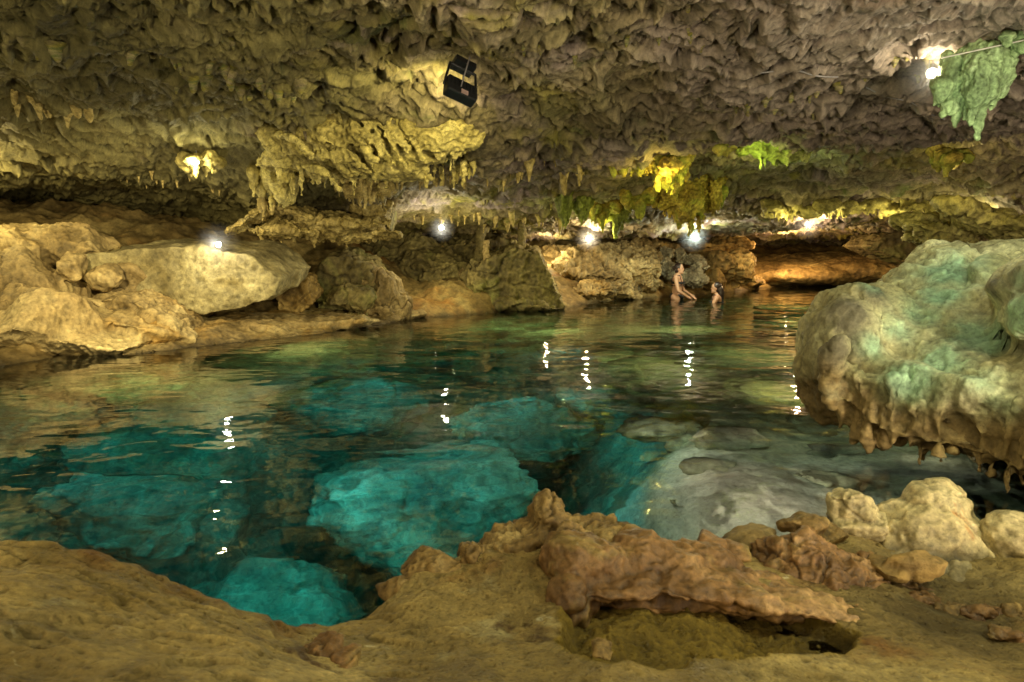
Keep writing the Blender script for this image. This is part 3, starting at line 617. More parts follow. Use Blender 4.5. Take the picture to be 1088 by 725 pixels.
# ------------------------------------------------------------------ submerged boulders
for k, (c, r, rot, lab) in enumerate([
    ((-.55,4.7,-1.75),(.85,.75,.85),(12,8,20),'big block under water in the middle of the pool, lit teal'),
    ((.15,5.9,-1.5),(.7,.6,.7),(5,-12,40),'second teal submerged block behind the big one'),
    ((-1.55,3.6,-2.3),(.7,.6,.6),(0,10,10),'deep submerged block at the near left of the teal water'),
    ((-2.6,4.4,-1.6),(.7,.5,.5),(0,12,-20),'pale submerged ledge block at the left of the teal water'),
    ((.35,3.3,-2.0),(.5,.5,.7),(0,-15,30),'submerged block close under the peaked foreground rock'),
    ((1.15,6.2,-1.2),(.8,.7,.55),(0,8,15),'green brown submerged boulder right of the middle of the pool'),
    ((1.0,8.3,-1.2),(.9,.8,.6),(0,0,30),'dim submerged boulder far out in the pool'),
    ((-1.6,6.6,-1.5),(.8,.7,.6),(0,10,0),'dark submerged boulder left of the middle of the pool'),
    ((1.55,4.55,-.65),(.45,.35,.3),(0,5,20),'rounded olive submerged stone next to the shallow blue patch'),
    ((2.35,4.9,-.6),(.55,.4,.3),(0,0,-10),'brown submerged stone near the foot of the great boulder'),
    ((1.15,3.75,-.30),(.20,.15,.12),(0,0,20),'small pale submerged stone on the left rim of the shallow shelf'),((1.45,4.35,-.36),(.26,.2,.14),(5,0,50),'rounded grey submerged stone at the back of the shallow shelf'),((.95,3.35,-.40),(.2,.16,.12),(0,8,0),'low submerged stone just behind the reddish ridge'),
    ((1.75,3.55,-.25),(.20,.16,.06),(0,0,-30),'flat pale submerged stone in the middle of the shallow shelf'),((1.05,4.75,-.5),(.3,.24,.2),(0,10,0),'dark olive submerged stone left of the shallow shelf'),((2.1,4.1,-.38),(.25,.2,.10),(0,0,15),'grey submerged stone below the drips of the green boulder')]):
    rg = np.random.default_rng(50+k); pts = rg.normal(size=(16, 3)); pts /= np.linalg.norm(pts, axis=1)[:, None]
    R_ = np.array(Euler([math.radians(a) for a in rot]).to_matrix())
    pts = (pts*np.array(r)*1.15)@R_.T + np.array(c)
    sculpt('submerged_boulder', [hull(pts)], .03, M['bed'], rock_disp(.08, 1.8, 6, .05, .03, 5, 110+k), lab, 'boulder', 'boulders under the water', smooth=5)

# ------------------------------------------------------------------ formations hanging from the ceiling
# fluted flowstone under the floodlight
pc = [E(405,134,7.62,100,40,.30,(0,6,0)), EH(320,150,7.8,54,26,.3,(0,14,0)), EH(470,128,7.35,52,34,.3), EH(380,168,8.0,80,24,.35), EH(430,98,7.2,66,14,.25), EH(440,90,7.4,90,26,.3), EH(300,165,7.9,30,16,.25), EH(350,120,7.5,40,22,.25,(0,-20,0)), EH(495,110,7.2,26,30,.2), EH(420,178,7.8,60,14,.25)]
rr = random.Random(11)
def fY(x_, y_): return 7.55-.30*math.sqrt(max(0, 1-((x_-405)/112)**2-((y_-138)/48)**2))
for k in range(24):
    t0 = k/23; x0 = 352+t0*150+rr.uniform(-3, 3); y0 = 118-t0*22+rr.uniform(-6, 6); dx = 44-34*t0+rr.uniform(-6, 10); dy = 52+rr.uniform(-16, 20)
    pts = []; rad = []; ph = rr.uniform(0, 6); r0 = rr.uniform(.024, .044)
    for j in range(10):
        s = j/9; a_ = x0+dx*s**1.2+3.5*math.sin(4*s+ph*.3); c_ = y0+dy*s
        pts.append(P(a_, c_, fY(a_, c_)-.015-.03*math.sin(2.6*s))); rad.append(r0*(1+.3*math.sin(3*ph+5*s))*(1-.25*s))
    pc += chain(pts, rad)
for k in range(16):
    x0 = 292+rr.uniform(0, 75); y0 = 142+rr.uniform(-8, 40); pts = []; rad = []
    for j in range(5):
        s = j/4; pts.append(P(x0+34*s+rr.uniform(-2, 2), y0+22*s*s+rr.uniform(-2, 2), min(7.6, fY(x0+34*s, y0+22*s*s)+.05)-.05*math.sin(3*s))); rad.append(.04*(1-.5*s)+rr.uniform(0, .015))
    pc += chain(pts, rad)
for k in range(70):
    x0 = rr.uniform(285, 505); y0 = 172+rr.uniform(-10, 10) + (8 if x0 < 400 else 0); Yd = 7.9+rr.uniform(-.2, .3)
    pc += drop(P(x0, y0, Yd), rr.uniform(8, 22)*Yd/F, rr.uniform(1.6, 3.4)*Yd/F)
sculpt('flowstone_curtain', pc, .014, M['flow'], rock_disp(.035, 5, 6, .02, .02, 13, 120), 'fluted golden flowstone hanging from the ceiling, lit by the black floodlight', 'flowstone', smooth=2)

def ray_ceil(px, py, Ymax=16):
    Ys = np.arange(3.2, Ymax, .05); w = np.array([P(px, py, q) for q in Ys]); h_ = np.nonzero(w[:, 2] > ceil_z(w[:, 0], w[:, 1]))[0]
    return float(Ys[h_[0]]) if len(h_) else Ymax
def hang(name, px, w, yt, yb, Y, mat, label, n=14, rpx=(3, 7), seed=0, dep=.18, body=True, voxel=.016, cat='drapery', bumpy=.03, group=None, skew=0):
    """a cluster of fused drops: body on the ceiling and drops ending near yb"""
    Y = min(Y, ray_ceil(px, yt+.25*(yb-yt))-dep*.3)
    rr = random.Random(seed); s = Y/F; pcs = []
    if body:
        for k in range(max(3, n//3)):
            xx = px+rr.uniform(-w, w)*.8; pcs.append(E(xx, yt+(yb-yt)*rr.uniform(.0, .45)+skew*(xx-px), Y+rr.uniform(-dep, dep), w*rr.uniform(.3, .5), (yb-yt)*rr.uniform(.2, .38), dep, (0, rr.uniform(-20, 20), 0)))
    for k in range(n):
        xx = px+rr.uniform(-w, w); a = 1-.5*abs(xx-px)/w; y0 = yt+(yb-yt)*rr.uniform(0, .35)+skew*(xx-px); y1 = yt+(yb-yt)*(a*rr.uniform(.75, 1.05))+skew*(xx-px)
        if y1-y0 < 3: continue
        Yd = Y+rr.uniform(-dep, dep)
        pcs += drop(P(xx, y0, Yd), (y1-y0)*s, rr.uniform(*rpx)*s, (rr.uniform(-.02, .02), 0))
    return sculpt(name, pcs, voxel, mat, rock_disp(bumpy, 5, 4, .01, .012, 14, seed), label, cat, group, smooth=2)
hang('drapery', 735, 34, 188, 252, 11.0, M['yellow'], 'largest bright yellow drapery hanging above the far bathers', 40, (2.5, 6), 201, .3, bumpy=.06)
hang('drapery', 712, 26, 158, 208, 10.8, M['yellow'], 'lumpy amber formation climbing the ceiling above the bright yellow drapery', 26, (2.5, 6), 202, .3, bumpy=.06)
hang('drapery', 680, 17, 198, 236, 11.0, M['yellow'], 'small yellow drapery left of the largest bright yellow one', 12, (3, 6), 203)
hang('drapery', 668, 26, 174, 192, 10.6, M['yellow'], 'thin amber fringe along the dark lip left of the lumpy amber formation', 12, (3, 5), 204, .12)
hang('drapery', 640, 18, 212, 244, 11.6, M['yellow'], 'narrow orange ribbed drapery between two green ones', 12, (2.5, 4.5), 205)
hang('drapery', 654, 13, 212, 252, 11.4, M['green'], 'broad green drapery with a pointed tip above the far shore lamp', 9, (5, 9), 206)
hang('drapery', 618, 9, 202, 240, 11.4, M['green'], 'pale green drapery left of the orange ribbed one', 8, (4, 6), 207)
hang('drapery', 600, 9, 195, 252, 11.2, M['green'], 'tall thin green drapery with several spikes, leftmost of the coloured ones', 8, (2, 4.5), 208)
hang('drapery', 763, 12, 198, 226, 11.0, M['yellow'], 'small winged yellow drapery at the right of the largest one', 8, (3, 5), 209, .1)
hang('lit_fringe', 810, 48, 149, 178, 9.0, M['green'], 'bright green leaf-like rock fringe glowing on the ceiling right of the yellow drapery', 26, (3, 6), 210, .12, skew=.16)
hang('lit_fringe', 770, 14, 152, 168, 9.0, M['yellow'], 'small amber rock fringe at the left end of the bright green one', 8, (2.5, 4), 216, .1)
hang('lit_fringe', 1008, 24, 160, 186, 8.6, M['yellow'], 'yellow lit rock lump on the ceiling above the great boulder', 10, (4, 7), 211, .15)
for k, (xx, yy) in enumerate([(840,222),(890,219),(940,219),(985,216),(1020,212)]):
    hang('lit_fringe', xx, 28, yy-4, yy+16, 12.0, M['flow' if k < 4 else 'green'], ['leftmost','second','middle','fourth','greenish rightmost'][k]+' section of the long lit ceiling fringe above the far right shore', 22, (2, 4), 212+k, .15, voxel=.02, group='lit fringe along the far right ceiling lip')
sculpt('ceiling_tongue', [E(1000,250,10.2,40,10,.4,(0,18,0)), E(1050,236,9.6,60,14,.5,(0,22,0)), E(1110,250,9.2,60,12,.5,(0,15,0)), E(985,236,10.6,40,12,.4), E(975,252,10.8,16,8,.3)], .022, M['flow'], rock_disp(.07, 2.4, 6, .05, .02, 8, 130), 'yellowish rock tongue coming down from the ceiling behind the great boulder', 'rock', smooth=4)
# green stalactite beside the bright lamp
hang('green_stalactite', 1044, 24, 58, 146, 4.7, M['mint'], 'large mint green stalactite curtain hanging right of the brightest lamp', 16, (7, 13), 220, .10, voxel=.008, cat='stalactite', bumpy=.02)
hang('green_stalactite', 1015, 14, 70, 138, 4.75, M['mint'], 'narrower green stalactite between the brightest lamp and the large mint one', 9, (5, 9), 221, .07, voxel=.008, cat='stalactite', bumpy=.02)
hang('green_stalactite', 996, 10, 88, 118, 4.85, M['mint'], 'short mossy stalactite stub directly below the brightest lamp', 6, (4, 7), 222, .06, voxel=.008, cat='stalactite', bumpy=.02)
hang('green_stalactite', 1085, 16, 34, 66, 4.6, M['mint'], 'stubby pale green stalactite cut by the right picture edge', 6, (6, 10), 223, .08, voxel=.008, cat='stalactite', bumpy=.02)
# left hanging groups
hang('hanging_flowstone', 290, 26, 180, 228, 9.0, M['flow'], 'knotted flowstone cluster hanging left of the fluted golden flowstone', 18, (3, 6), 230, .25, cat='flowstone')
hang('hanging_flowstone', 282, 8, 200, 242, 8.9, M['stal'], 'long thin stalactite bunch below the knotted flowstone cluster', 7, (2, 3.5), 231, .08, body=False, cat='stalactites')
hang('hanging_flowstone', 215, 22, 168, 192, 8.0, M['flow'], 'bright flowstone bumps beside the small lamp on the left ceiling', 10, (4, 7), 232, .2, cat='flowstone')
hang('hanging_flowstone', 385, 34, 190, 222, 9.2, M['stal'], 'row of fused stalactites below the fluted golden flowstone', 26, (2, 4), 233, .2, cat='stalactites')
hang('hanging_flowstone', 408, 12, 215, 262, 11, M['dark'], 'dark brown hanging column tip left of the lamp near the far ceiling', 8, (3, 6), 234, .2, cat='stalactite')
sculpt('ceiling_ledge', [EH(325,228,9.6,40,7,.4,(0,14,0)), EH(345,238,10,66,11,.5), EH(300,246,9.6,34,7,.4), EH(375,248,10.4,50,9,.5), EH(260,236,9.2,24,7,.35,(0,-30,0)), EH(395,225,10.4,22,16,.4)]
  + sum([drop(P(270+7*k, 238+(k % 5)*3, 9.7+.03*k), (6+(k*7) % 11)*9.8/F, 3*9.8/F) for k in range(20)], []), .016, M['stal'], rock_disp(.08, 2.6, 6, .05, .03, 8, 131), 'layered olive rock ledge hanging low from the ceiling right of the left lamp', 'rock', smooth=3)

# columns and stalagmites on the dark mound
def stalag(px, y0, y1, Y, r0, r1, mat, label, name='stalagmite'):
    pts = [P(px+rr.uniform(-1, 1), y0+(y1-y0)*k/5, Y) for k in range(6)]
    rad = [(r0+(r1-r0)*(k/5)**.8)*Y/F for k in range(6)]
    return sculpt(name, chain(pts, rad)+[ell(pts[0]+np.array([0, 0, -.03]), (rad[0]*1.7, rad[0]*1.7, rad[0]))], .014, mat, rock_disp(.025, 6, 4, .01, 0, 9, int(px)), label, name, smooth=2)
stalag(555, 276, 238, 13.0, 6, 4, M['dark'], 'dark rock column joining the dark mound to the ceiling', 'column')
stalag(517, 298, 258, 12.6, 6, 3.2, M['tan'], 'pale blunt stalagmite standing on the left of the dark mound')
stalag(470, 276, 262, 14.2, 4, 1.5, M['orange'], 'small pointed stalagmite on the shadowed bank below the hanging lamp')
stalag(449, 285, 274, 14.0, 3, 1.2, M['orange'], 'tiny stalagmite furthest left on the shadowed bank')
stalag(490, 292, 281, 13.6, 7, 2, M['tan'], 'squat cone stalagmite between the bank and the blunt stalagmite')
stalag(510, 285, 245, 13.4, 5, 5, M['dark'], 'shaded column behind the pale blunt stalagmite', 'column')
for k, xx in enumerate((374, 381, 389)):
    stalag(xx, 341, 333, 10.3, 1.5, .8, M['dark'], ['left','middle','right'][k]+' one of three tiny dark spikes at the waterline below the angular boulder')

# ------------------------------------------------------------------ small stalactites scattered on the ceiling
def stal_mesh(seed):
    rg = random.Random(seed); L = 1.0; seg = 10; V = []; Fc = []
    prof = [(.25, 1.7), (.0, 1.25), (-.15, .95), (-.35, .8), (-.6, .62), (-.85, .42), (-.96, .26), (-1, .05)]
    bx = rg.uniform(-.05, .05); by = rg.uniform(-.05, .05)
    for k, (zz, r) in enumerate(prof):
        for j in range(seg):
            th = 2*math.pi*j/seg; rr_ = .16*r*(1+.18*math.sin(2*th+k+seed)+rg.uniform(-.12, .12))
            V.append((rr_*math.cos(th)+bx*zz*zz, rr_*math.sin(th)+by*zz*zz, zz))
    for k in range(len(prof)-1):
        for j in range(seg): Fc.append((k*seg+j, (k+1)*seg+j, (k+1)*seg+(j+1) % seg, k*seg+(j+1) % seg))
    me = bpy.data.meshes.new('stalactite'); me.from_pydata(V, [], Fc); me.polygons.foreach_set('use_smooth', np.ones(len(me.polygons), bool))
    me.materials.append(M['stal']); me.update(); return me
SM = [stal_mesh(k) for k in range(8)]
SC = [m_.copy() for m_ in SM]
for m_ in SC: m_.materials[0] = M['ceiling']
def scatter(line, n, jx, jY, Lpx, label, group, seed, fat=1.0, SM=SM):
    rg = random.Random(seed); L = np.array(line, float); seg = np.cumsum([0]+[np.hypot(*(L[i+1, :2]-L[i, :2])) for i in range(len(L)-1)])
    pts = []
    for _ in range(n):
        t = rg.uniform(0, seg[-1]); q = [np.interp(t, seg, L[:, c]) for c in range(3)]
        w = P(q[0]+rg.gauss(0, jx), q[1], q[2]); pts.append((w[0], w[1]+rg.gauss(0, jY)))
    pts = np.array(pts); zz = ceil_z(pts[:, 0], pts[:, 1])
    for (a, c), z_ in zip(pts, zz):
        o = bpy.data.objects.new('stalactite', SM[rg.randrange(8)]); COL.objects.link(o)
        l = rg.uniform(*Lpx)*c/F*(1.6 if rg.random() < .15 else 1)
        o.location = (a, c, z_+.01); o.scale = (l*fat*rg.uniform(.8, 1.5), l*fat*rg.uniform(.8, 1.5), l); o.rotation_euler = (rg.uniform(-.1, .1), rg.uniform(-.1, .1), rg.uniform(0, 6))
        tag(o, label, 'stalactite', group)
scatter([(300,188,8.7),(420,190,8.7),(520,190,8.8),(610,186,8.8)], 70, 6, .22, (5, 14), 'short pale stalactite in the dense row along the ceiling lip below the flowstone', 'stalactites along the middle ceiling lip', 301)
scatter([(100,60,5.4),(240,70,5.7),(330,95,6.3)], 34, 30, .3, (6, 14), 'stubby stalactite on the rough ceiling at the upper left', 'stalactites on the upper left ceiling', 302, 2.2, SC)
scatter([(10,110,6.7),(60,118,7.0),(90,118,7.0)], 9, 8, .1, (10, 18), 'ochre stalactite in the small bunch near the left picture edge', 'stalactites near the left edge', 303, 1.4)
scatter([(520,40,5.0),(640,40,5.0),(720,30,4.6)], 22, 40, .3, (5, 10), 'small nub stalactite on the pale ceiling at the top middle', 'stalactites on the top middle ceiling', 304, 2.2, SC)
scatter([(430,225,12),(600,232,12.6)], 26, 8, .3, (5, 12), 'small stalactite on the far ceiling behind the hanging lamp', 'stalactites on the far ceiling', 305, 1.2)
scatter([(120,192,9.1),(250,198,9.3)], 12, 14, .15, (4, 10), 'tiny stalactite on the left ceiling lip above the dark recess', 'stalactites on the left lip', 306, 1.2)
scatter([(780,120,6.4),(900,95,5.6),(960,80,5.2)], 18, 30, .25, (5, 10), 'blunt stalactite on the purple brown ceiling left of the brightest lamp', 'stalactites left of the brightest lamp', 307, 2.2, SC)

# ------------------------------------------------------------------ lamps
def lathe(prof, seg=20):
    V = []; Fc = []
    for zz, r in prof:
        for j in range(seg): th = 2*math.pi*j/seg; V.append((r*math.cos(th), r*math.sin(th), zz))
    for k in range(len(prof)-1):
        for j in range(seg): Fc.append((k*seg+j, k*seg+(j+1) % seg, (k+1)*seg+(j+1) % seg, (k+1)*seg+j))
    Fc.append(tuple(range(seg))[::-1]); Fc.append(tuple((len(prof)-1)*seg+j for j in range(seg)))
    return V, Fc
def child(name, V, Fc, mat, parent, smooth=True, label=None):
    me = bpy.data.meshes.new(name); me.from_pydata([tuple(map(float, q)) for q in V], [], [tuple(map(int, q)) for q in Fc]); me.update()
    if smooth: me.polygons.foreach_set('use_smooth', np.ones(len(me.polygons), bool))
    me.materials.append(mat); o = bpy.data.objects.new(name, me); COL.objects.link(o); o.parent = parent
    if label: o['label'] = label
    return o
def boxv(c, s):
    V = [(c[0]+s[0]*i, c[1]+s[1]*j, c[2]+s[2]*k) for i in (-.5, .5) for j in (-.5, .5) for k in (-.5, .5)]
    return V, [(0, 1, 3, 2), (4, 6, 7, 5), (0, 4, 5, 1), (2, 3, 7, 6), (0, 2, 6, 4), (1, 5, 7, 3)]
def light(name, loc, power, col=(1, .86, .6), r=.04, parent=None, spot=None, blend=.6):
    l = bpy.data.lights.new(name, 'SPOT' if spot else 'POINT'); l.energy = power; l.color = col; l.shadow_soft_size = r; l.cycles.use_multiple_importance_sampling = r > 0
    if spot: l.spot_size = math.radians(spot[1]); l.spot_blend = blend
    o = bpy.data.objects.new(name, l); COL.objects.link(o); o.location = tuple(map(float, loc))
    if spot: o.rotation_euler = (Vector(spot[0])-Vector(loc)).to_track_quat('-Z', 'Y').to_euler()
    return o
_hz = {}
def glowmat(R_):
    if R_ in _hz: return _hz[R_]
    m, t = nt('glow_volume'); b = NB(t)
    co = b.n('ShaderNodeTexCoord').outputs['Object']; ln = b.n('ShaderNodeVectorMath', operation='LENGTH'); b.l(co, ln.inputs[0])
    f = b.math('SUBTRACT', 1.0, b.math('DIVIDE', ln.outputs['Value'], R_), True)
    vs = b.n('ShaderNodeVolumeScatter'); b.l(b.math('MULTIPLY', b.math('POWER', f, 1.5), GLOW/R_), vs.inputs['Density'])
    o = b.n('ShaderNodeOutputMaterial'); b.l(vs.outputs[0], o.inputs['Volume']); _hz[R_] = m; return m
GLOW = .13
def lamp(px, py, Y, r, power, label, col=(1, .93, .74), lens='lens_w', aim=(0, -1, .1), mount=-1, off=.10, glow=0):
    if mount > 0: Y = min(Y, ray_ceil(px, py-8)-.08)
    w = P(px, py, Y); e = empty('cave_lamp', w, label, 'lamp', 'lit lamps around the pool')
    q = Vector(aim).to_track_quat('Z', 'Y').to_matrix()
    tr = lambda V: [q@Vector(v) for v in V]
    V, Fc = lathe([(-2.2*r, .45*r), (-2.0*r, .8*r), (-.9*r, .9*r), (-.5*r, 1.2*r), (.05*r, 1.3*r), (.08*r, 1.3*r), (.05*r, 1.15*r), (-.1*r, 1.05*r)]); child('housing', tr(V), Fc, M['black'], e)
    V, Fc = lathe([(-.12*r, 1.05*r), (0, 1.0*r), (.18*r, .7*r), (.24*r, .2*r)]); child('lens', tr(V), Fc, M[lens], e)
    V, Fc = boxv((0, 0, 0), (.25*r, .12*r, 3.2*r)); V = [(a, c+1.3*r, d+mount*1.7*r) for a, c, d in V]; child('bracket', V, Fc, M['steel'], e, False)
    if glow:
        V, Fc = ico(3); o = child('glow_volume', (V*glow).tolist(), Fc.tolist(), glowmat(glow), e)  # scattering ball added round the lamp to imitate its glare
    light('lamp_light', w+np.array(Vector(aim).normalized())*(off+.4*r), power, col, .03)
    return e
lamp(232, 260, 8.25, .030, 12, 'brilliant white lamp standing on the pale slab boulder at the left', glow=.30)
lamp(469, 242, 11.0, .034, 22, 'white lamp hanging below the far ceiling left of the dark column', mount=1, aim=(.1, -1, -.25), glow=.26)
lamp(625, 253, 13.2, .034, 75, 'warm lamp on the far shore under the green drapery', (1, .8, .5), 'lens_y', aim=(.1, -1, -.2), mount=1, glow=.30)
lamp(737, 251, 15.0, .034, 60, 'greenish white lamp above the rock pile behind the bathers', (.85, 1, .85), aim=(0, -1, -.2), mount=1, glow=.36)
lamp(858, 238, 16.5, .034, 50, 'small pinkish lamp furthest away at the right', (1, .72, .45), 'lens_y', aim=(-.1, -1, -.2), mount=1, glow=.34)
lamp(990, 78, 4.95, .030, 16, 'brightest warm lamp close under the ceiling at the upper right', (1, .86, .6), 'lens_y', aim=(-.25, -1, -.25), mount=1, glow=.26)
lamp(207, 172, ray_ceil(207, 168)-.60, .04, 16, 'small yellowish lamp tucked among flowstone on the left ceiling', (1, .9, .5), 'lens_y', aim=(.2, -1, -.4), mount=1)

# floodlight hung from the ceiling, seen from behind
Yf = 6.6
while Yf > 4 and P(500, 78, Yf)[2] > ceil_z([P(500, 78, Yf)[0]], [Yf])[0]-.17: Yf -= .05
print('flood Y', Yf)
fw = P(489, 97, Yf)
e = empty('floodlight', fw, 'black floodlight in a yoke bracket hung from the ceiling, seen from behind', 'floodlight')
fm = Euler((math.radians(-28), math.radians(18), math.radians(28))).to_matrix()*.98
tr = lambda V: [fm@Vector(v) for v in V]
V, Fc = boxv((0, 0, 0), (.26, .10, .15)); o = child('body', tr(V), Fc, M['black'], e, False)
bv = o.modifiers.new('b', 'BEVEL'); bv.width = .012; bv.segments = 2
V = []; Fc = []
for k in range(7):
    v_, f_ = boxv((-.10+k*.033, -.054, .02), (.006, .014, .07)); Fc += [tuple(a+len(V) for a in q) for q in f_]; V += v_
child('cooling_fins', tr(V), Fc, M['black'], e, False)
V, Fc = boxv((0, .0475, 0), (.22, .008, .12)); child('front_glass', tr(V), Fc, M['lens_y'], e, False)
V, Fc = boxv((.015, -.053, -.045), (.06, .006, .04)); child('rating_label', tr(V), Fc, M['sticker'], e, False)
for s in (-1, 1):
    v_, f_ = cap((s*.145, 0, 0), .011, (s*.115, -.02, .22), .010, 8); child('yoke_arm', tr(v_), f_, M['black'], e)
v_, f_ = cap((-.115, -.02, .22), .011, (.115, -.02, .22), .011, 8); child('yoke_crossbar', tr(v_), f_, M['black'], e)
V, Fc = boxv((0, -.02, .25), (.18, .12, .05)); child('mounting_plate', tr(V), Fc, M['black'], e, False)
v_, f_ = cap((-.02, -.05, .0), .006, (.02, -.09, .30), .006, 8); child('power_cable', tr(v_), f_, M['greycable'], e)
light('flood_light', fw+np.array(fm@Vector((0, .10, 0))), 130, (1, .85, .36), .04, spot=(P(398, 152, 7.35), 92), blend=.5)

# cables
def cable(name, pts, r, mat, label):
    cu = bpy.data.curves.new(name, 'CURVE'); cu.dimensions = '3D'; sp = cu.splines.new('NURBS'); sp.points.add(len(pts)-1)
    for q, w in zip(sp.points, pts): q.co = (*map(float, w), 1)
    sp.use_endpoint_u = True; sp.order_u = 3; cu.bevel_depth = r; cu.bevel_resolution = 3
    tmp = bpy.data.objects.new(name, cu); COL.objects.link(tmp); dg = bpy.context.evaluated_depsgraph_get()
    me = bpy.data.meshes.new_from_object(tmp.evaluated_get(dg)); bpy.data.objects.remove(tmp)
    me.materials.append(mat); me.polygons.foreach_set('use_smooth', np.ones(len(me.polygons), bool)); me.name = name
    o = bpy.data.objects.new(name, me); COL.objects.link(o); return tag(o, label, 'cable')
def OC(a, c): return P(a, c, ray_ceil(a, c)-.03)
cable('power_cable', [OC(*q) for q in [(785,80),(800,78),(815,77),(828,75),(840,74),(852,76),(862,80),(876,82),(890,82)]], .006, M['greycable'], 'thin grey cable clipped along the purple brown ceiling')
cable('power_cable', [OC(*q) for q in [(920,93),(932,99),(945,104),(957,106),(968,108),(977,114),(985,120),(995,124),(1004,127)]], .006, M['greycable'], 'pale frayed cable sagging below the brightest lamp')
cable('power_cable', [P(1000,62,4.7),P(1045,52,4.6),P(1120,36,4.4)], .005, M['rope'], 'taut pale cord running right from the brightest lamp')

# ------------------------------------------------------------------ bathers
def mirror(p): return np.array([-p[0], p[1], p[2]])
def head_pieces(c, face):
    """c = head centre; face = unit horizontal direction the face looks"""
    f = np.array([*face, 0.0]); f /= np.linalg.norm(f); s = np.array([-f[1], f[0], 0]); u = np.array([0, 0, 1.0])
    R_ = np.stack([s, f, u], 1)
    def el(o, r):
        v, fc_ = ico(3); return (v*np.array(r))@R_.T + c + R_@np.array(o), fc_
    pcs = [el((0, 0, .02), (.074, .094, .10)), el((0, .025, -.06), (.055, .065, .06)), el((0, .098, -.018), (.013, .018, .020)), el((0, .09, -.003), (.009, .012, .026)),
           el((0, .088, -.062), (.022, .010, .009)), el((.076, -.005, -.01), (.010, .018, .028)), el((-.076, -.005, -.01), (.010, .018, .028)), el((0, .078, -.095), (.022, .02, .018))]
    return pcs, R_, el
def bather(loc, face, hair_long, arms, label, depth_top, hairlabel):
    """loc on the water surface; figure stands on the pool bed; head top depth_top above the water"""
    H = depth_top; f = np.array([*face, 0.0]); f /= np.linalg.norm(f); s = np.array([-f[1], f[0], 0.0])
    B = np.array([loc[0], loc[1], 0.0])
    def q(a, c, z): return B + s*a + f*c + np.array([0, 0, H-1.64+z])
    pcs = []
    pcs += chain([q(0, 0, .93), q(0, .0, 1.06), q(0, .01, 1.20), q(0, 0, 1.32)], [.125, .105, .12, .11])
    for k in (-1, 1):
        pcs += [ell(q(k*.06, .055, 1.22), (.062, .062, .06))]
        pcs += chain([q(k*.06, 0, 1.30), q(k*.165, -.01, 1.33)], [.085, .055])
        pcs += [ell(q(k*.075, -.03, .90), (.095, .11, .10))]
        pcs += chain([q(k*.085, 0, .88), q(k*.085, .02, .48), q(k*.085, -.01, .10)], [.092, .058, .040])
        pcs += chain([q(k*.085, -.03, .045), q(k*.09, .15, .03)], [.04, .03])
        sh = q(k*.18, -.01, 1.32); el_, ha = arms[0 if k < 0 else 1]
        el_ = q(*el_); ha = q(*ha)
        pcs += chain([sh, el_, ha], [.048, .038, .026])
        d = (ha-el_)/np.linalg.norm(ha-el_); sd = np.cross(d, [0, 0, 1]); sd /= np.linalg.norm(sd)
        pcs += chain([ha, ha+d*.07], [.030, .034])
        for j in range(4):
            b0 = ha+d*.08+sd*(j-1.5)*.02; ln = (.065, .078, .072, .055)[j]
            pcs += chain([b0, b0+d*ln*.5+np.array([0, 0, -.006]), b0+d*ln+np.array([0, 0, -.022])], [.0105, .0095, .0085])
        b0 = ha+d*.025+sd*k*.03; pcs += chain([b0, b0+d*.035+sd*k*.02, b0+d*.06+sd*k*.024], [.012, .011, .009])
    pcs += chain([q(0, -.01, 1.34), q(0, .015, 1.46)], [.055, .05])
    hc = q(0, .03, 1.535); hp, R_, el = head_pieces(hc, face); pcs += hp
    V, N, FF = remesh(pcs, .009, 3)
    o = mesh_np('person', V, FF, M['skin'], recenter=True); tag(o, label, 'person')
    # hair, eyes, swimwear
    hp = [el((0, -.022, .035), (.085, .092, .098)), el((0, -.045, -.03), (.078, .06, .08))]
    if hair_long: hp += chain([hc+R_@np.array((0, -.07, -.02)), hc+R_@np.array((0, -.10, -.14)), hc+R_@np.array((.01, -.11, -.27))], [.075, .07, .045])
    else: hp += [el((0, -.115, .02), (.042, .042, .045))]
    V, N, FF = remesh(hp, .008, 2); V = V + N*(.006*fbm(V*np.array([40, 40, 8]), 2, 5))[:, None]
    ho = mesh_np('hair', V, FF, M['hair'], recenter=True); off = np.array(ho.location)-np.array(o.location); ho.parent = o; ho.location = tuple(off); ho['label'] = hairlabel
    for k in (-1, 1):
        V, fc_ = el((k*.032, .083, .012), (.011, .008, .007)); eo = mesh_np('eye', V, fc_, M['eye'], recenter=True); off = np.array(eo.location)-np.array(o.location); eo.parent = o; eo.location = tuple(off)
    sp = []
    for z_, r_ in ((1.245, .013), (1.215, .013), (1.165, .010)):
        ring = [q(.128*math.cos(a), .128*math.sin(a)*(1.05 if math.sin(a) < 0 else 1.0)+.01+(.02 if math.sin(a) > 0 else 0), z_) for a in np.linspace(0, 2*math.pi, 17)]
        sp += chain(ring, [r_]*17)
    for k in (-1, 1): sp += [ell(q(k*.06, .068, 1.22), (.06, .056, .05))] + chain([q(k*.07, .10, 1.26), q(k*.08, .06, 1.40), q(k*.05, -.10, 1.36), q(k*.03, -.125, 1.24)], [.010]*4)
    V, N, FF = remesh(sp, .008, 1); so = mesh_np('swim_top', V, FF, M['swim'], recenter=True); off = np.array(so.location)-np.array(o.location); so.parent = o; so.location = tuple(off)
    sp = [ell(q(0, 0, .92), (.165, .135, .11))]
    V, N, FF = remesh(sp, .010, 1); so = mesh_np('swim_bottom', V, FF, M['swim'], recenter=True); off = np.array(so.location)-np.array(o.location); so.parent = o; so.location = tuple(off)
    return o
w1 = W(719, 318); bather(w1, (.85, -.35), False, [((-.24, .06, 1.06), (-.10, .24, .93)), ((.24, .10, 1.06), (.10, .30, .95))], 'standing bather with dark tied-up hair and black strappy swim top, waist deep in water', .78, 'dark hair tied in a bun')
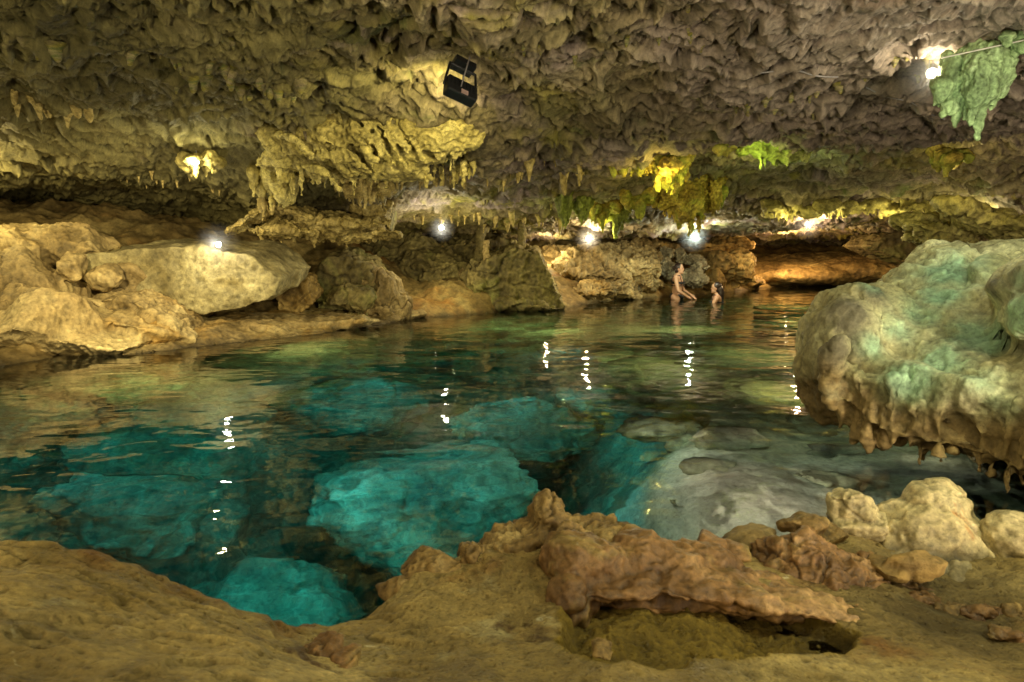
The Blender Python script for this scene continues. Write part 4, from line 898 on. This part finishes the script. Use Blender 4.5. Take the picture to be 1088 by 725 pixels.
w2 = W(762, 321); bather(w2, (-.8, .35), True, [((-.26, .12, 1.08), (-.22, .36, 1.0)), ((.26, .12, 1.08), (.20, .38, 1.0))], 'bather with long dark hair, shoulders just above the water, facing the standing bather', .40, 'long dark wet hair')

# ------------------------------------------------------------------ hidden lamps inferred from what they light, plus unseen fill lights added for brightness
warm = (1, .84, .46)
light('drapery_light', P(697, 247, 14.4), 20, (1, .85, .4), 0)
def near_ceil(px, py, d): return P(px, py+d, ray_ceil(px, py)-.42)
light('fringe_light', near_ceil(800, 160, 16), 8, (.8, 1, .25), 0)
light('fringe_light', near_ceil(845, 172, 14), 9, (.7, 1, .35), 0)
for k in (835, 890, 945, 1000): light('fringe_light', near_ceil(k, 222, 14), 7, (1, .9, .35), 0)
light('fringe_light', near_ceil(1008, 170, 20), 9, (1, .85, .3), 0)
light('drapery_light', P(735, 238, 7.2), 30, (1, .84, .26), 0, spot=(P(725, 205, 9.5), 75), blend=.8)
light('drapery_light', P(655, 238, 7.6), 16, (1, .84, .26), 0, spot=(P(655, 215, 9.8), 60), blend=.8)
light('drapery_light', near_ceil(600, 222, 22), 7, (.9, 1, .3), 0)  # added near the ceiling to lift the dark green draperies
light('drapery_light', near_ceil(645, 226, 22), 8, (1, .9, .25), 0)
light('drapery_light', near_ceil(705, 172, 22), 13, (1, .82, .2), 0)
light('tongue_light', near_ceil(1040, 222, 14), 14, (1, .92, .4), 0)
light('mint_fill', P(1035, 150, 4.1), 9, (.9, 1, .75), 0)  # unseen fill added so the mint stalactites look evenly lit
light('back_light', P(580, 262, 15.0), 40, (1, .8, .45), .05)
light('bather_light', P(740, 268, 13.4), 36, (1, .84, .5), 0)
light('far_light', P(480, 262, 11.6), 26, (1, .86, .42), 0)
light('back_light', P(985, 250, 12.5), 25, (1, .65, .3), .05)
light('back_light', P(860, 262, 16), 90, (1, .70, .36), 0)
light('back_light', P(840, 266, 18.4), 150, (1, .66, .32), 0)  # added light that fills the dark far-right recess
light('shore_fill', np.array([-6.2, 7.6, 2.0]), 60, (1, .82, .38), 0)
light('shore_fill', np.array([-3.4, 4.6, 1.9]), 760, (1, .83, .44), 0, spot=((-4.6, 8.6, .6), 62), blend=.9)  # unseen fill added to brighten the left shore
light('ledge_light', np.array([-1.9, -.2, 1.6]), 105, (1, .80, .44), .12)
light('ledge_light', np.array([2.7, .5, 1.6]), 58, (1, .81, .50), .12)
light('boulder_fill', np.array([2.6, 1.6, 2.3]), 105, (.96, 1, .66), .1)  # unseen fill added to brighten the great boulder
light('boulder_fill', np.array([.7, 1.6, 2.2]), 60, (1, .93, .58), .1)
light('ceiling_fill', np.array([-3.6, -.8, .55]), 580, (1, .86, .48), .3, spot=((-2.6, 6.8, 2.6), 105))  # unseen spots behind the camera, added to brighten the ceiling
light('ceiling_fill', np.array([3.4, -.8, .5]), 680, (1, .83, .60), .3, spot=((2.2, 6.0, 2.5), 105))
light('ceiling_fill', np.array([-1.0, 8.6, .3]), 18, (1, .9, .55), 0)
# under water: inferred teal lamps, multiplied to fill dark gaps in the bed
for x_, y_, z_, e_ in [(-.9,2.1,-.7,150),(-2.6,2.4,-.7,110),(-.4,3.4,-.5,90),(-1.9,3.6,-.5,80),(-.1,4.2,-.6,28),(-.9,5.0,-.5,80),(-2.6,4.8,-.5,60),(.1,6.0,-.5,60),(-1.4,6.8,-.5,50),(.5,8.2,-.5,40),(-1.0,2.7,-1.2,60),(.3,3.0,-.9,45),(-1.1,4.1,-.9,60),(.5,5.1,-.7,50),(-3.2,3.9,-.5,60),(-1.0,6.0,-.7,50)]:
    light('pool_light', np.array([x_, y_, z_]), e_*.19, (.20, .86, 1), 0, spot=((x_, y_+.02, -4), 172), blend=.25)
for x_, y_, z_, e_ in [(.9,2.95,-.06,4.0),(1.3,3.1,-.05,4.5),(1.15,3.6,-.06,4.5),(1.6,3.5,-.05,2.5),(1.7,4.3,-.08,2.5),(1.1,4.3,-.1,5),(.75,3.6,-.12,3),(.7,4.4,-.15,5),(.6,2.75,-.15,2.5),(2.5,3.9,-.08,2)]:
    light('shelf_fill', np.array([x_, y_, z_]), e_*2.0, (1, .82, .64), 0, spot=((x_, y_+.005, -4), 174), blend=.2)  # unseen underwater fill added to brighten the shallow shelf
for x_, y_, z_, e_ in [(2.9,4.9,-.2,16),(2.4,5.9,-.3,22),(1.5,7.2,-.3,34),(3.0,7.8,-.3,34),(.5,10.3,-.3,60),(2.6,10.2,-.3,60),(5.2,11.0,-.3,80),(-3.4,6.2,-.3,30),(-2.4,8.2,-.3,40),(6,14,-.3,60)]:
    light('pool_light', np.array([x_, y_, z_]), e_*.95, (1, .74, .28), 0, spot=((x_, y_+.02, -4), 174), blend=.2)  # added warm fill, since lamps above water cannot reach the bed

# ------------------------------------------------------------------ world, camera, render
w = bpy.data.worlds.new('World'); sc.world = w; w.use_nodes = True
bg = w.node_tree.nodes['Background']; bg.inputs[0].default_value = (1, .85, .52, 1); bg.inputs[1].default_value = .27
cam = bpy.data.cameras.new('camera'); cam.sensor_width = 36; cam.lens = F/1088*36; cam.clip_start = .05; cam.clip_end = 200
co_ = bpy.data.objects.new('camera', cam); COL.objects.link(co_); co_.location = (0, 0, CAMH); co_.rotation_euler = (math.pi/2-PITCH, 0, 0)
cam.dof.use_dof = True; cam.dof.focus_distance = 5.5; cam.dof.aperture_fstop = 6.3
sc.camera = co_
sc.view_settings.view_transform = 'Standard'; sc.view_settings.look = 'None'; sc.view_settings.exposure = 0
sc.render.engine = 'CYCLES'
cy = sc.cycles
cy.use_denoising = True; cy.max_bounces = 8; cy.diffuse_bounces = 3; cy.glossy_bounces = 4; cy.transmission_bounces = 6
cy.caustics_reflective = False; cy.caustics_refractive = False; cy.sample_clamp_indirect = 3; cy.blur_glossy = .5
